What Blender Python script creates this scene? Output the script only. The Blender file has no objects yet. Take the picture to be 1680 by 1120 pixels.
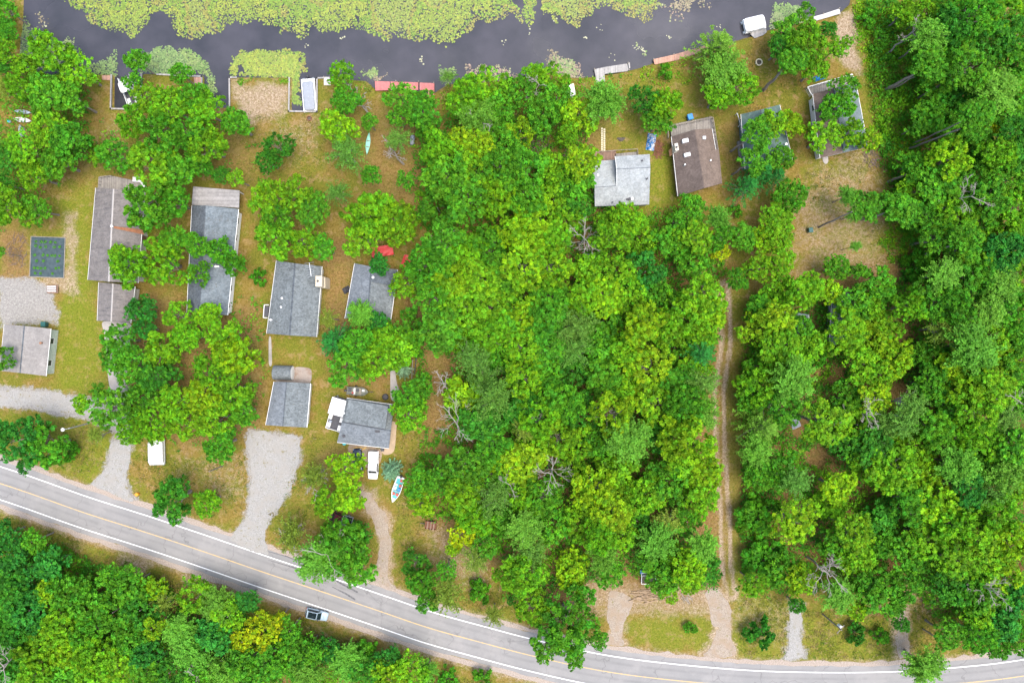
import bpy, math, random, re
import numpy as np
C = bpy.context.scene.collection
S, H = 8.4, 130.0                      # photo pixels per ground metre, camera height in metres
PI = math.pi
rnd = random.Random(11)

def W(px, py, h=0.0):
    """ground-plane position of something seen at photo pixel (px,py) whose height is h"""
    k = (1 - h / H) / S
    return ((px - 840) * k, (560 - py) * k)
def W3(px, py, h=0.0):
    x, y = W(px, py, h); return (x, y, h)

# ---------------------------------------------------------------- mesh building
class MB:
    def __init__(s): s.v = []; s.f = []
    def add(s, vs, fs):
        n = len(s.v); s.v += [tuple(p) for p in vs]; s.f += [tuple(i + n for i in q) for q in fs]; return s
    def box(s, cx, cy, cz, sx, sy, sz, rz=0.0):
        c, q = math.cos(rz), math.sin(rz); vs = []
        for dz in (-.5, .5):
            for dx, dy in ((-.5, -.5), (.5, -.5), (.5, .5), (-.5, .5)):
                x, y = dx * sx, dy * sy
                vs.append((cx + x * c - y * q, cy + x * q + y * c, cz + dz * sz))
        return s.add(vs, [(3, 2, 1, 0), (4, 5, 6, 7), (0, 1, 5, 4), (1, 2, 6, 5), (2, 3, 7, 6), (3, 0, 4, 7)])
    def prism(s, poly, z0, z1):
        n = len(poly)
        a = sum(poly[i][0] * poly[(i + 1) % n][1] - poly[(i + 1) % n][0] * poly[i][1] for i in range(n))
        if a < 0: poly = poly[::-1]
        vs = [(x, y, z0) for x, y in poly] + [(x, y, z1) for x, y in poly]
        return s.add(vs, [tuple(range(n))[::-1], tuple(range(n, 2 * n))] + [(i, (i + 1) % n, n + (i + 1) % n, n + i) for i in range(n)])
    def rings(s, rings, cap=True, closed=True):
        n = len(rings[0]); vs = [p for r in rings for p in r]; fs = []
        for k in range(len(rings) - 1):
            for i in range(n if closed else n - 1):
                j = (i + 1) % n
                fs.append((k * n + i, k * n + j, (k + 1) * n + j, (k + 1) * n + i))
        if cap: fs += [tuple(range(n))[::-1], tuple(range((len(rings) - 1) * n, len(rings) * n))]
        return s.add(vs, fs)
    def tube(s, pts, rads, n=6):
        rs = []
        for i, p in enumerate(pts):
            a = pts[max(0, i - 1)]; b = pts[min(len(pts) - 1, i + 1)]
            d = np.array(b, float) - np.array(a, float); d /= (np.linalg.norm(d) + 1e-9)
            u = np.cross(d, (0, 0, 1) if abs(d[2]) < .9 else (1, 0, 0)); u /= np.linalg.norm(u); w = np.cross(d, u)
            r = rads[i] if hasattr(rads, '__len__') else rads
            rs.append([tuple(np.array(p) + r * (math.cos(t) * u + math.sin(t) * w)) for t in [2 * PI * k / n for k in range(n)]])
        return s.rings(rs)
    def cyl(s, x, y, z0, z1, r, n=14, r1=None):
        r1 = r if r1 is None else r1
        return s.rings([[(x + q * math.cos(2 * PI * k / n), y + q * math.sin(2 * PI * k / n), z) for k in range(n)] for z, q in ((z0, r), (z1, r1))])
    def quad(s, a, b, c, d): return s.add([a, b, c, d], [(0, 1, 2, 3)])
    def build(s, name, mat, parent=None, smooth=False, loc=None):
        me = bpy.data.meshes.new(name); me.from_pydata(s.v, [], s.f); me.update()
        return link(name, me, mat, parent, smooth, loc)

def link(name, me, mat, parent=None, smooth=False, loc=None):
    if mat is not None: me.materials.append(mat)
    if smooth:
        me.polygons.foreach_set('use_smooth', [True] * len(me.polygons))
    o = bpy.data.objects.new(name, me); C.objects.link(o)
    if parent is not None: o.parent = parent
    if loc is not None: o.location = loc
    return o
def tag(o, label=None, cat=None, group=None, kind=None):
    if label: o['label'] = label
    if cat: o['category'] = cat
    if group: o['group'] = group
    if kind: o['kind'] = kind
    return o
def thing(name, label, cat, loc, rz=0.0, group=None, scale=1.0):
    o = bpy.data.objects.new(name, None); o.empty_display_size = .3; C.objects.link(o)
    o.location = loc; o.rotation_euler = (0, 0, rz); o.scale = (scale,) * 3
    return tag(o, label, cat, group)
def struct(o): o['kind'] = 'structure'; return o
def np_mesh(name, V, F, mat, attrs=None, smooth=False):
    """V (n,3), F (m,k) arrays"""
    me = bpy.data.meshes.new(name); n, m, k = len(V), len(F), F.shape[1]
    me.vertices.add(n); me.vertices.foreach_set('co', np.asarray(V, np.float32).ravel())
    me.loops.add(m * k); me.loops.foreach_set('vertex_index', np.asarray(F, np.int32).ravel())
    me.polygons.add(m); me.polygons.foreach_set('loop_start', np.arange(0, m * k, k, dtype=np.int32))
    me.polygons.foreach_set('loop_total', np.full(m, k, np.int32))
    if smooth: me.polygons.foreach_set('use_smooth', np.ones(m, bool))
    for an, arr in (attrs or {}).items():
        if arr.ndim == 1:
            a = me.attributes.new(an, 'FLOAT', 'POINT'); a.data.foreach_set('value', arr.astype(np.float32))
        else:
            a = me.attributes.new(an, 'FLOAT_COLOR', 'POINT'); a.data.foreach_set('color', arr.astype(np.float32).ravel())
    if mat: me.materials.append(mat)
    me.update(calc_edges=True); return me

# ---------------------------------------------------------------- materials
def new_mat(name):
    m = bpy.data.materials.new(name); m.use_nodes = True
    nt = m.node_tree; b = nt.nodes['Principled BSDF']
    return m, nt, b
def N(nt, t, **kw):
    n = nt.nodes.new(t)
    for k, v in kw.items():
        if k.startswith('i_'):
            key = k[2:]; n.inputs[int(key) if key.isdigit() else key].default_value = v
        else: setattr(n, k, v)
    return n
def L(nt, a, b): nt.links.new(a, b)
def mixc(nt, fac, a, b, mode='MIX'):
    n = nt.nodes.new('ShaderNodeMix'); n.data_type = 'RGBA'; n.blend_type = mode
    if hasattr(fac, 'links'): L(nt, fac, n.inputs[0])
    else: n.inputs[0].default_value = fac
    for i, x in ((6, a), (7, b)):
        if hasattr(x, 'links'): L(nt, x, n.inputs[i])
        else: n.inputs[i].default_value = (*x, 1)
    return n.outputs[2]
def noise(nt, scale, detail=4, rough=.6, coord='Object', vec=None):
    n = N(nt, 'ShaderNodeTexNoise'); n.inputs['Scale'].default_value = scale
    n.inputs['Detail'].default_value = detail; n.inputs['Roughness'].default_value = rough
    if vec is None:
        tc = N(nt, 'ShaderNodeTexCoord'); vec = tc.outputs[coord]
    L(nt, vec, n.inputs['Vector']); return n.outputs['Fac']
def ramp(nt, x, a, b, lo=0., hi=1.):
    n = N(nt, 'ShaderNodeMapRange'); n.inputs[1].default_value = a; n.inputs[2].default_value = b
    n.inputs[3].default_value = lo; n.inputs[4].default_value = hi
    L(nt, x, n.inputs[0]); return n.outputs[0]
def mathn(nt, op, a, b):
    n = N(nt, 'ShaderNodeMath', operation=op)
    for i, x in ((0, a), (1, b)):
        if hasattr(x, 'links'): L(nt, x, n.inputs[i])
        else: n.inputs[i].default_value = x
    return n.outputs[0]
def bump(nt, b, x, strength=.4, dist=.05):
    n = N(nt, 'ShaderNodeBump'); n.inputs['Strength'].default_value = strength; n.inputs['Distance'].default_value = dist
    L(nt, x, n.inputs['Height']); L(nt, n.outputs[0], b.inputs['Normal'])
MATS = {}
def plain(name, col, rough=.6, var=.18, scale=3., metal=0., spec=.4):
    if name in MATS: return MATS[name]
    m, nt, b = new_mat(name)
    f = noise(nt, scale, 5, .65)
    f = ramp(nt, f, .3, .7, 1 - var, 1 + var)
    hsv = N(nt, 'ShaderNodeHueSaturation'); hsv.inputs['Color'].default_value = (*col, 1); L(nt, f, hsv.inputs['Value'])
    L(nt, hsv.outputs[0], b.inputs['Base Color'])
    b.inputs['Roughness'].default_value = rough; b.inputs['Metallic'].default_value = metal
    b.inputs['Specular IOR Level'].default_value = spec
    MATS[name] = m; return m
def shingle(name, col, col2, speck=.35, streak=0.0, stain=None):
    m, nt, b = new_mat(name)
    tc = N(nt, 'ShaderNodeTexCoord'); v = tc.outputs['Object']
    br = N(nt, 'ShaderNodeTexVoronoi'); br.inputs['Scale'].default_value = 3.6; L(nt, v, br.inputs['Vector'])
    sp = N(nt, 'ShaderNodeSeparateColor'); L(nt, br.outputs['Color'], sp.inputs[0])
    f1 = ramp(nt, sp.outputs[0], 0, 1, 1 - speck, 1 + speck)
    f2 = ramp(nt, noise(nt, .5, 5, .6, vec=v), .3, .7, .86, 1.14)
    f3 = ramp(nt, noise(nt, 9, 2, .5, vec=v), .3, .7, .85, 1.15)
    f = mathn(nt, 'MULTIPLY', mathn(nt, 'MULTIPLY', f1, f2), f3)
    base = mixc(nt, ramp(nt, noise(nt, .9, 3, .5, vec=v), .35, .65), col, col2)
    if streak:
        mp = N(nt, 'ShaderNodeMapping'); mp.inputs['Scale'].default_value = (.25, 2.2, 1); L(nt, v, mp.inputs[0])
        s = ramp(nt, noise(nt, 1.2, 4, .6, vec=mp.outputs[0]), .5, .72)
        base = mixc(nt, mathn(nt, 'MULTIPLY', s, streak), base, (.05, .052, .06))
    hsv = N(nt, 'ShaderNodeHueSaturation'); L(nt, base, hsv.inputs['Color']); L(nt, f, hsv.inputs['Value'])
    lit = mathn(nt, 'MULTIPLY', ramp(nt, noise(nt, 2.6, 3, .7, vec=v), .60, .68), ramp(nt, noise(nt, .22, 3, .6, vec=v), .42, .62, .0, .5))
    L(nt, mixc(nt, lit, hsv.outputs[0], (.10, .075, .04)), b.inputs['Base Color']); b.inputs['Roughness'].default_value = .9
    b.inputs['Specular IOR Level'].default_value = .25
    bump(nt, b, f1, .3, .03)
    return m
def planks(name, col, rough=.75, freq=5., axis=0, var=.25):
    m, nt, b = new_mat(name)
    tc = N(nt, 'ShaderNodeTexCoord'); v = tc.outputs['Object']
    sx = N(nt, 'ShaderNodeSeparateXYZ'); L(nt, v, sx.inputs[0])
    q = mathn(nt, 'MULTIPLY', sx.outputs[axis], freq)
    fl = mathn(nt, 'FLOOR', q, 0); fr = mathn(nt, 'FRACT', q, 0)
    wn = N(nt, 'ShaderNodeTexWhiteNoise', noise_dimensions='1D'); L(nt, fl, wn.inputs['W'])
    f = ramp(nt, wn.outputs['Value'], 0, 1, 1 - var, 1 + var)
    gap = ramp(nt, fr, .9, .97, 1, .35)
    f = mathn(nt, 'MULTIPLY', mathn(nt, 'MULTIPLY', f, gap), ramp(nt, noise(nt, 2.5, 4, .6, vec=v), .3, .7, .8, 1.2))
    hsv = N(nt, 'ShaderNodeHueSaturation'); hsv.inputs['Color'].default_value = (*col, 1); L(nt, f, hsv.inputs['Value'])
    L(nt, hsv.outputs[0], b.inputs['Base Color']); b.inputs['Roughness'].default_value = rough
    return m
def glassy(name, col, rough=.08):
    m, nt, b = new_mat(name)
    hsv = N(nt, 'ShaderNodeHueSaturation'); hsv.inputs['Color'].default_value = (*col, 1)
    L(nt, ramp(nt, noise(nt, 1.5, 2), .3, .7, .8, 1.2), hsv.inputs['Value']); L(nt, hsv.outputs[0], b.inputs['Base Color'])
    b.inputs['Roughness'].default_value = rough; b.inputs['Specular IOR Level'].default_value = .6
    return m
M = dict(
    capgrey=plain('pale ridge strip', (.33, .31, .29), .7, .1),
    white=plain('white paint', (.72, .72, .70), .5, .07),
    trim=plain('pale trim', (.60, .60, .57), .5, .1),
    siding=planks('pale siding', (.55, .55, .50), .6, 5, 2, .05),
    siding_green=planks('green grey siding', (.42, .48, .42), .6, 5, 2, .05),
    siding_brown=planks('brown siding', (.16, .09, .06), .7, 5, 2, .12),
    siding_teal=planks('teal siding', (.08, .13, .13), .7, 5, 2, .1),
    siding_grey=planks('grey siding', (.28, .29, .31), .7, 5, 2, .1),
    black=plain('black rubber', (.02, .02, .022), .7, .2),
    dark=plain('dark trim', (.045, .045, .05), .6, .2),
    glass=glassy('dark window glass', (.03, .04, .05)),
    carglass=glassy('car glass', (.012, .02, .024), .05),
    sky_pane=glassy('skylight pane', (.35, .42, .48), .1),
    chrome=plain('bare metal', (.45, .46, .48), .35, .1, 3, .8),
    alu=plain('dull aluminium', (.38, .40, .42), .45, .15, 3, .5),
    conc=plain('concrete', (.36, .33, .30), .9, .16, .9),
    conc_tan=plain('tan concrete', (.36, .27, .18), .9, .16, .9),
    deck_grey=planks('weathered grey deck', (.22, .20, .175), .85, 6, 0, .2),
    deck_brown=planks('brown deck', (.21, .13, .09), .85, 6, 0, .2),
    deck_red=planks('red painted deck', (.42, .135, .125), .7, 4.2, 0, .10),
    dock_grey=planks('silvered dock boards', (.30, .285, .265), .85, 4.5, 0, .18),
    dock_tan=planks('tan dock boards', (.38, .215, .15), .85, 4.5, 0, .15),
    timber=plain('weathered timber', (.24, .21, .17), .9, .25, 2),
    lumber=plain('fresh lumber', (.55, .36, .10), .7, .2),
    bark=plain('grey bark', (.19, .165, .14), .95, .35, 4),
    bark_dark=plain('dark bark', (.09, .075, .06), .95, .35, 4),
    deadwood=plain('bleached dead wood', (.25, .225, .195), .95, .25, 3),
    brick=plain('cream stone', (.50, .43, .31), .85, .25, 5),
    rust=plain('rusty steel', (.18, .075, .04), .8, .35, 3),
    red=plain('red sheet', (.42, .03, .03), .55, .2),
    redpaint=plain('red car paint', (.11, .010, .022), .25, .1),
    blue=plain('blue tarp', (.03, .20, .48), .45, .3, 3),
    teal=plain('turquoise plastic', (.03, .34, .36), .4, .15),
    green_plastic=plain('green plastic', (.02, .09, .08), .4, .15),
    orange=plain('orange plastic', (.65, .28, .02), .5, .2),
    navy=plain('navy car paint', (.025, .035, .06), .2, .15),
    silver=plain('pale blue silver car paint', (.34, .43, .49), .25, .05),
    carwhite=plain('white car paint', (.78, .78, .77), .25, .04),
    cover=plain('grey boat cover', (.25, .27, .30), .7, .12, 1.5),
    cover_white=plain('white boat cover', (.70, .70, .70), .5, .07, 1.5),
    camo=plain('olive grey boat paint', (.14, .15, .12), .7, .45, 2.5),
    seat=plain('pale seat vinyl', (.55, .55, .53), .5, .1),
    redseat=plain('red seat vinyl', (.42, .07, .05), .5, .2),
    hullgreen=plain('pale green hull', (.26, .56, .44), .4, .2),
    tilew=plain('pale paving stone', (.56, .50, .34), .85, .15),
    cutlog=plain('cut log wood', (.30, .215, .135), .9, .3, 3),
    brush=plain('grey brown dead branches', (.17, .125, .10), .95, .35, 2),
)
SKY, SUN, SUNANG, EXPO = .15, 1.3, 40, 1.46
# ---------------------------------------------------------------- terrain
def poly_w(pts): return np.array([W(x, y) for x, y in pts])
def sdist(P, poly):
    """signed distance (positive inside) of points P (n,2) to polygon"""
    d = np.full(len(P), 1e9); ins = np.zeros(len(P), bool); n = len(poly)
    for i in range(n):
        a, b = poly[i], poly[(i + 1) % n]; e = b - a; w = P - a
        t = np.clip((w @ e) / max(e @ e, 1e-9), 0, 1)
        d = np.minimum(d, np.hypot(*(w - t[:, None] * e).T))
        cond = (a[1] > P[:, 1]) != (b[1] > P[:, 1])
        with np.errstate(divide='ignore', invalid='ignore'):
            xi = a[0] + (P[:, 1] - a[1]) * e[0] / (e[1] if e[1] != 0 else 1e-9)
        ins ^= cond & (P[:, 0] < xi)
    return np.where(ins, d, -d)
def ldist(P, line):
    d = np.full(len(P), 1e9)
    for a, b in zip(line[:-1], line[1:]):
        e = b - a; w = P - a; t = np.clip((w @ e) / max(e @ e, 1e-9), 0, 1)
        d = np.minimum(d, np.hypot(*(w - t[:, None] * e).T))
    return d
def sm(x, a, b):
    t = np.clip((x - a) / (b - a), 0, 1); return t * t * (3 - 2 * t)
_vt = np.random.RandomState(5).rand(64, 64)
def vnoise(P, scale, off=0.):
    """smooth value noise on points (n,2), 0..1"""
    q = P * scale + off; i = np.floor(q).astype(int); f = q - i; f = f * f * (3 - 2 * f)
    g = lambda a, b: _vt[(i[:, 0] + a) % 64, (i[:, 1] + b) % 64]
    return (g(0, 0) * (1 - f[:, 0]) + g(1, 0) * f[:, 0]) * (1 - f[:, 1]) + (g(0, 1) * (1 - f[:, 0]) + g(1, 1) * f[:, 0]) * f[:, 1]
def fbm(P, scale, off=0.):
    return (vnoise(P, scale, off) + .5 * vnoise(P, scale * 2.1, off + 7) + .25 * vnoise(P, scale * 4.3, off + 13)) / 1.75

WATER = poly_w([(34, -400), (34, 0), (32, 40), (25, 100), (60, 125), (160, 124), (183, 124), (182, 179), (232, 180), (233, 122), (331, 126),
    (332, 150), (345, 178), (377, 178), (377, 128), (475, 129), (474, 183), (520, 184), (520, 129), (545, 128), (600, 135), (616, 150),
    (712, 155), (735, 140), (800, 136), (850, 131), (905, 121), (930, 128), (950, 130), (978, 127), (1010, 122), (1045, 115), (1071, 106),
    (1140, 90), (1200, 71), (1232, 62), (1258, 52), (1320, 38), (1378, 25), (1398, 8), (1402, -30), (1430, -400)])
ROADC = [(-500, 660), (-200, 735), (0, 792.6), (136, 840), (237, 872), (339, 906), (420, 934), (528, 970), (623, 1002), (708, 1031), (793, 1054), (840, 1067), (942, 1091),
         (1027, 1106), (1145, 1119), (1260, 1127), (1400, 1129), (1500, 1126), (1599, 1118), (1680, 1108), (1900, 1070), (2200, 1000)]
def smooth_line(pts, step=1.5):
    p = np.array([W(*q) for q in pts]); out = []
    for i in range(len(p) - 1):
        a = p[max(0, i - 1)]; b = p[i]; c = p[i + 1]; d = p[min(len(p) - 1, i + 2)]
        n = max(2, int(np.linalg.norm(c - b) / step))
        for t in np.linspace(0, 1, n, endpoint=False):
            out.append(.5 * ((2 * b) + (c - a) * t + (2 * a - 5 * b + 4 * c - d) * t * t + (3 * b - a - 3 * c + d) * t ** 3))
    out.append(p[-1]); out = np.array(out)
    k = np.ones(5) / 5
    sm_ = np.stack([np.convolve(np.pad(out[:, j], 2, mode='edge'), k, 'valid') for j in (0, 1)], 1)
    return sm_
RC = smooth_line(ROADC)
_t = np.gradient(RC, axis=0); _t /= np.linalg.norm(_t, axis=1)[:, None]
RN = np.stack([-_t[:, 1], _t[:, 0]], 1)             # up-left side of the road
def strip(name, off0, off1, z, mat, jag=0.0, seed=1, rng=None):
    r = np.random.RandomState(seed); V = []; n = len(RC)
    i0, i1 = rng or (0, n)
    for i in range(i0, i1):
        j0 = (r.rand() - .5) * jag; j1 = (r.rand() - .5) * jag
        V.append((*(RC[i] + RN[i] * (off0 + j0)), z)); V.append((*(RC[i] + RN[i] * (off1 + j1)), z))
    F = [(2 * i, 2 * i + 2, 2 * i + 3, 2 * i + 1) for i in range(i1 - i0 - 1)]
    F = [f[::-1] for f in F]
    return np.array(V), np.array(F)

# masks: (attribute, polygon in photo pixels, softness m, strength)
AREAS = dict(
 lush=[([(95, 330), (150, 300), (150, 460), (162, 540), (170, 640), (85, 650), (95, 620), (92, 520), (112, 450)], 2, .62),
       ([(0, 690), (60, 670), (150, 690), (215, 745), (190, 780), (150, 785), (60, 745), (0, 735)], 2, .6),
       ([(-60, 838), (110, 880), (260, 935), (420, 995), (510, 1030), (640, 1075), (840, 1130), (840, 1150), (400, 1010), (-60, 870)], 1.5, .45),
       ([(1068, 240), (1100, 240), (1112, 335), (1060, 350)], 1.5, .6), ([(950, 195), (1060, 195), (1065, 250), (985, 250)], 2, .35),
       ([(960, 110), (1090, 95), (1140, 120), (1130, 190), (960, 190)], 4, .38), ([(1400, 0), (1480, -20), (1500, 240), (1450, 260), (1410, 150)], 3, .6),
       ([(1030, 1010), (1160, 1000), (1170, 1062), (1110, 1072), (1025, 1045)], 3, .5), ([(1200, 900), (1300, 1010), (1300, 1085), (1205, 1080)], 3, .55),
       ([(1320, 1020), (1470, 1010), (1480, 1080), (1320, 1080)], 2, .55), ([(1215, 480), (1225, 950), (1195, 960), (1195, 480)], 2, .4),
       ([(700, 980), (860, 1010), (990, 1050), (980, 1062), (700, 1000)], 2, .35), ([(200, 140), (240, 250), (150, 350), (100, 320), (150, 240)], 3, .25),
       ([(450, 550), (520, 560), (520, 600), (450, 600)], 2, .35), ([(520, 720), (560, 730), (560, 760), (490, 860), (440, 880), (450, 830), (490, 790)], 2, .35),
       ([(650, 690), (690, 690), (680, 930), (640, 950), (640, 800)], 2, .3)],
 sand=[([(385, 140), (470, 140), (470, 190), (390, 200)], 3, .75), ([(430, 185), (540, 190), (520, 260), (450, 260)], 5, .35), ([(1380, 25), (1402, 20), (1410, 120), (1370, 90)], 2, .9),
       ([(105, 350), (125, 350), (128, 480), (60, 480), (70, 455), (110, 440)], 1.5, .6), ([(160, 200), (200, 190), (215, 260), (170, 270)], 4, .3),
       ([(290, 740), (410, 750), (405, 830), (300, 780)], 4, .35), ([(1080, 860), (1150, 860), (1150, 930), (1090, 930)], 3, .2), ([(1370, 245), (1440, 240), (1450, 440), (1300, 450), (1310, 330)], 6, .42),
       ([(700, 870), (780, 870), (800, 960), (720, 950)], 4, .45), ([(960, 950), (1160, 960), (1170, 1010), (950, 1010)], 3, .5), ([(1200, 980), (1300, 990), (1290, 1060), (1200, 1040)], 4, .35),
       ([(1400, 950), (1560, 950), (1560, 1010), (1420, 1010)], 4, .35), ([(200, 910), (250, 920), (240, 950), (200, 945)], 2, .6), ([(300, 945), (360, 955), (345, 975), (300, 965)], 2, .6),
       ([(505, 1020), (560, 1045), (700, 1095), (650, 1100), (490, 1040)], 3, .35), ([(120, 880), (150, 885), (140, 910), (110, 900)], 2, .3)],
 duff=[([(0, 380), (45, 380), (50, 460), (0, 460)], 2, .7), ([(370, 225), (430, 230), (410, 290), (370, 290)], 3, .5), ([(530, 400), (580, 380), (572, 540), (532, 545)], 2, .6),
       ([(560, 560), (650, 590), (640, 650), (560, 640)], 3, .5), ([(520, 730), (580, 740), (570, 770), (520, 770)], 2, .8), ([(600, 180), (720, 200), (690, 360), (600, 340)], 4, .5),
       ([(640, 440), (720, 460), (760, 900), (690, 860), (690, 640)], 4, .6), ([(920, 330), (960, 200), (1000, 200), (980, 440), (1180, 430), (1190, 1000), (900, 1000), (760, 900), (700, 400)], 6, .75),
       ([(1300, 450), (1500, 420), (1700, 300), (1700, 1060), (1500, 960), (1210, 920), (1220, 600)], 6, .7), ([(-60, 880), (200, 930), (500, 1060), (800, 1130), (-60, 1300)], 4, .7),
       ([(40, 215), (150, 230), (140, 290), (60, 280)], 3, .5), ([(1180, 200), (1210, 200), (1230, 330), (1200, 360)], 2, .4), ([(90, 690), (170, 700), (150, 730), (100, 725)], 2, .7),
       ([(240, 480), (420, 500), (430, 700), (300, 740), (200, 640)], 3, .6), ([(1300, 340), (1400, 330), (1420, 440), (1310, 450)], 5, .3), ([(150, 160), (205, 190), (240, 300), (150, 330)], 3, .4)],
 gravel=[([(0, 458), (50, 460), (90, 478), (90, 530), (0, 535)], 2, .85), ([(-60, 625), (70, 640), (165, 660), (165, 690), (110, 680), (0, 665), (-60, 668)], 1.2, 1),
         ([(170, 660), (215, 650), (215, 725), (195, 715), (180, 690)], 1, 1)],
)
FRINGE = [
    (0, [(408, 706), (440, 708), (492, 718), (488, 760), (478, 800), (446, 848), (434, 880), (442, 912), (380, 890), (402, 848), (412, 790), (405, 750)]),
    (0, [(182, 722), (212, 722), (211, 760), (207, 785), (212, 808), (225, 822), (190, 812), (148, 797), (163, 780), (178, 755)]),
    (0, [(-60, 640), (30, 638), (75, 640), (120, 650), (160, 655), (182, 640), (205, 630), (215, 650), (200, 672), (196, 690), (186, 706), (170, 700), (150, 686), (105, 676), (50, 664), (0, 668), (-60, 672)]),
    (1, [(590, 800), (612, 806), (622, 830), (640, 850), (641, 900), (640, 945), (652, 968), (600, 952), (622, 925), (625, 885), (612, 850), (600, 835)]),
    (1, [(1000, 970), (1025, 972), (1036, 985), (1025, 1020), (1022, 1045), (1026, 1062), (985, 1054), (1003, 1040), (998, 1005)]),
    (1, [(1150, 972), (1180, 968), (1198, 1000), (1197, 1050), (1208, 1076), (1150, 1074), (1168, 1055), (1172, 1020), (1160, 995)]),
    (0, [(1296, 990), (1315, 992), (1315, 1050), (1322, 1080), (1284, 1080), (1295, 1055)]),
    (1, [(1467, 1000), (1488, 1000), (1489, 1045), (1492, 1080), (1470, 1080), (1468, 1040)]),
]
TRACK = poly_w([(1187, 470), (1192, 560), (1180, 640), (1182, 740), (1190, 860), (1192, 930), (1200, 975)])
def make_ground():
    x = np.arange(-114, 114.01, .6); y = np.arange(-80, 80.01, .6); nx, ny = len(x), len(y)
    X, Y = np.meshgrid(x, y); P = np.stack([X.ravel(), Y.ravel()], 1)
    A = {}
    for k, lst in AREAS.items():
        a = np.zeros(len(P))
        for pts, soft, st in lst:
            d = sdist(P, poly_w(pts)); d += (fbm(P, .35, 3) - .5) * soft * 1.2
            a = np.maximum(a, sm(d, -soft, soft * .6) * st)
        A[k] = a
    for kind, pts in FRINGE:
        d = sdist(P, poly_w(pts)); a = sm(d + (fbm(P, .8, 17) - .5) * 2.2, -1.6, .4) * .72
        k = 'sand' if kind else 'gravel'; A[k] = np.maximum(A[k], a)
    dr = ldist(P, RC)
    A['sand'] = np.maximum(A['sand'], .6 * (1 - sm(dr, 4.6, 6.8)))
    dt = ldist(P, TRACK)
    A['sand'] = np.maximum(A['sand'], 1.0 * np.exp(-((dt - .85) / .48) ** 2) * (.75 + .25 * sm(vnoise(P, .5), .1, .5)))
    A['sand'] = np.maximum(A['sand'], .16 * (1 - sm(dt, 2.2, 3.4)))
    dw = sdist(P, WATER)
    Z = (fbm(P, .25) - .5) * .16 * sm(dr, 4, 7)
    Z = Z * (1 - sm(dw, -1.2, 0)) + np.where(dw > 0, -1.5 * sm(dw, 0, 1.0), 0)
    Z = np.where(dr < 5.4, -.02, Z)
    V = np.stack([P[:, 0], P[:, 1], Z], 1)
    i = np.arange(nx * ny).reshape(ny, nx)
    F = np.stack([i[:-1, :-1], i[:-1, 1:], i[1:, 1:], i[1:, :-1]], -1).reshape(-1, 4)
    # skirt to the horizon
    R = 4000; base = len(V)
    def seg(idx, sgn, axis):
        nonlocal V, F
        q = V[idx].copy(); q[:, axis] = sgn * R; q[:, 1 - axis] *= R / abs(V[idx][:, 1 - axis]).max(); q[:, 2] = np.where(q[:, 2] < -.6, -1.5, 0)
        b = len(V); V = np.vstack([V, q]); n = len(idx); k = np.arange(n - 1)
        f = np.stack([idx[:-1], idx[1:], b + k + 1, b + k], 1)
        p0, p1, p2 = V[f[0, 0]], V[f[0, 1]], V[f[0, 2]]
        if np.cross(p1 - p0, p2 - p1)[2] < 0: f = f[:, ::-1]
        F = np.vstack([F, f])
    for idx, s_, ax in ((i[:, 0], -1, 0), (i[:, -1], 1, 0), (i[0, :], -1, 1), (i[-1, :], 1, 1)): seg(idx, s_, ax)
    att = {}
    for k in A:
        a = np.zeros(len(V)); a[:len(P)] = A[k]; att[k] = a
    m, nt, b = new_mat('ground earth and grass')
    tc = N(nt, 'ShaderNodeTexCoord'); v = tc.outputs['Object']
    n1 = noise(nt, .22, 5, .6, vec=v); n2 = noise(nt, 1.3, 6, .7, vec=v); n3 = noise(nt, 5.5, 4, .7, vec=v)
    def at(k):
        a = N(nt, 'ShaderNodeAttribute', attribute_name=k); return a.outputs['Fac']
    def edge(k, w=.5):
        q = mathn(nt, 'ADD', at(k), mathn(nt, 'MULTIPLY', mathn(nt, 'SUBTRACT', n2, .5), 1.3))
        q = mathn(nt, 'ADD', q, mathn(nt, 'MULTIPLY', mathn(nt, 'SUBTRACT', n3, .5), .9))
        return ramp(nt, q, .5 - w / 2, .5 + w / 2)
    n4 = noise(nt, 2.3, 8, .8, vec=v); n5 = noise(nt, .55, 6, .7, vec=v); n6 = noise(nt, 9., 3, .7, vec=v)
    grass = mixc(nt, ramp(nt, n4, .40, .60), (.124, .090, .012), (.222, .158, .044))
    grass = mixc(nt, ramp(nt, n1, .43, .54, 0, .85), grass, mixc(nt, ramp(nt, n4, .4, .6), (.085, .105, .010), (.155, .150, .018)))
    grass = mixc(nt, ramp(nt, n5, .54, .62, 0, .75), grass, (.26, .175, .075))
    grass = mixc(nt, ramp(nt, n6, .60, .68, 0, .7), grass, (.30, .22, .10)); grass = mixc(nt, ramp(nt, n6, .40, .33, 0, .75), grass, (.075, .075, .012))
    duff = mixc(nt, ramp(nt, n4, .40, .60), (.116, .066, .020), (.245, .150, .062)); duff = mixc(nt, ramp(nt, n6, .58, .66), duff, (.28, .19, .10)); duff = mixc(nt, ramp(nt, n5, .55, .63, 0, .6), duff, (.10, .105, .015))
    lush = mixc(nt, ramp(nt, n4, .38, .62), (.070, .120, .006), (.185, .190, .020)); lush = mixc(nt, ramp(nt, n5, .55, .63, 0, .6), lush, (.21, .17, .05))
    sand = mixc(nt, ramp(nt, n4, .40, .60), (.17, .115, .06), (.36, .285, .20)); sand = mixc(nt, ramp(nt, n6, .58, .66), sand, (.42, .35, .27))
    grav = mixc(nt, ramp(nt, n4, .38, .62), (.17, .16, .14), (.29, .275, .25)); grav = mixc(nt, ramp(nt, n6, .58, .68), grav, (.36, .34, .31))
    c = mixc(nt, edge('duff', .6), grass, duff); c = mixc(nt, edge('lush', .7), c, lush)
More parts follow.
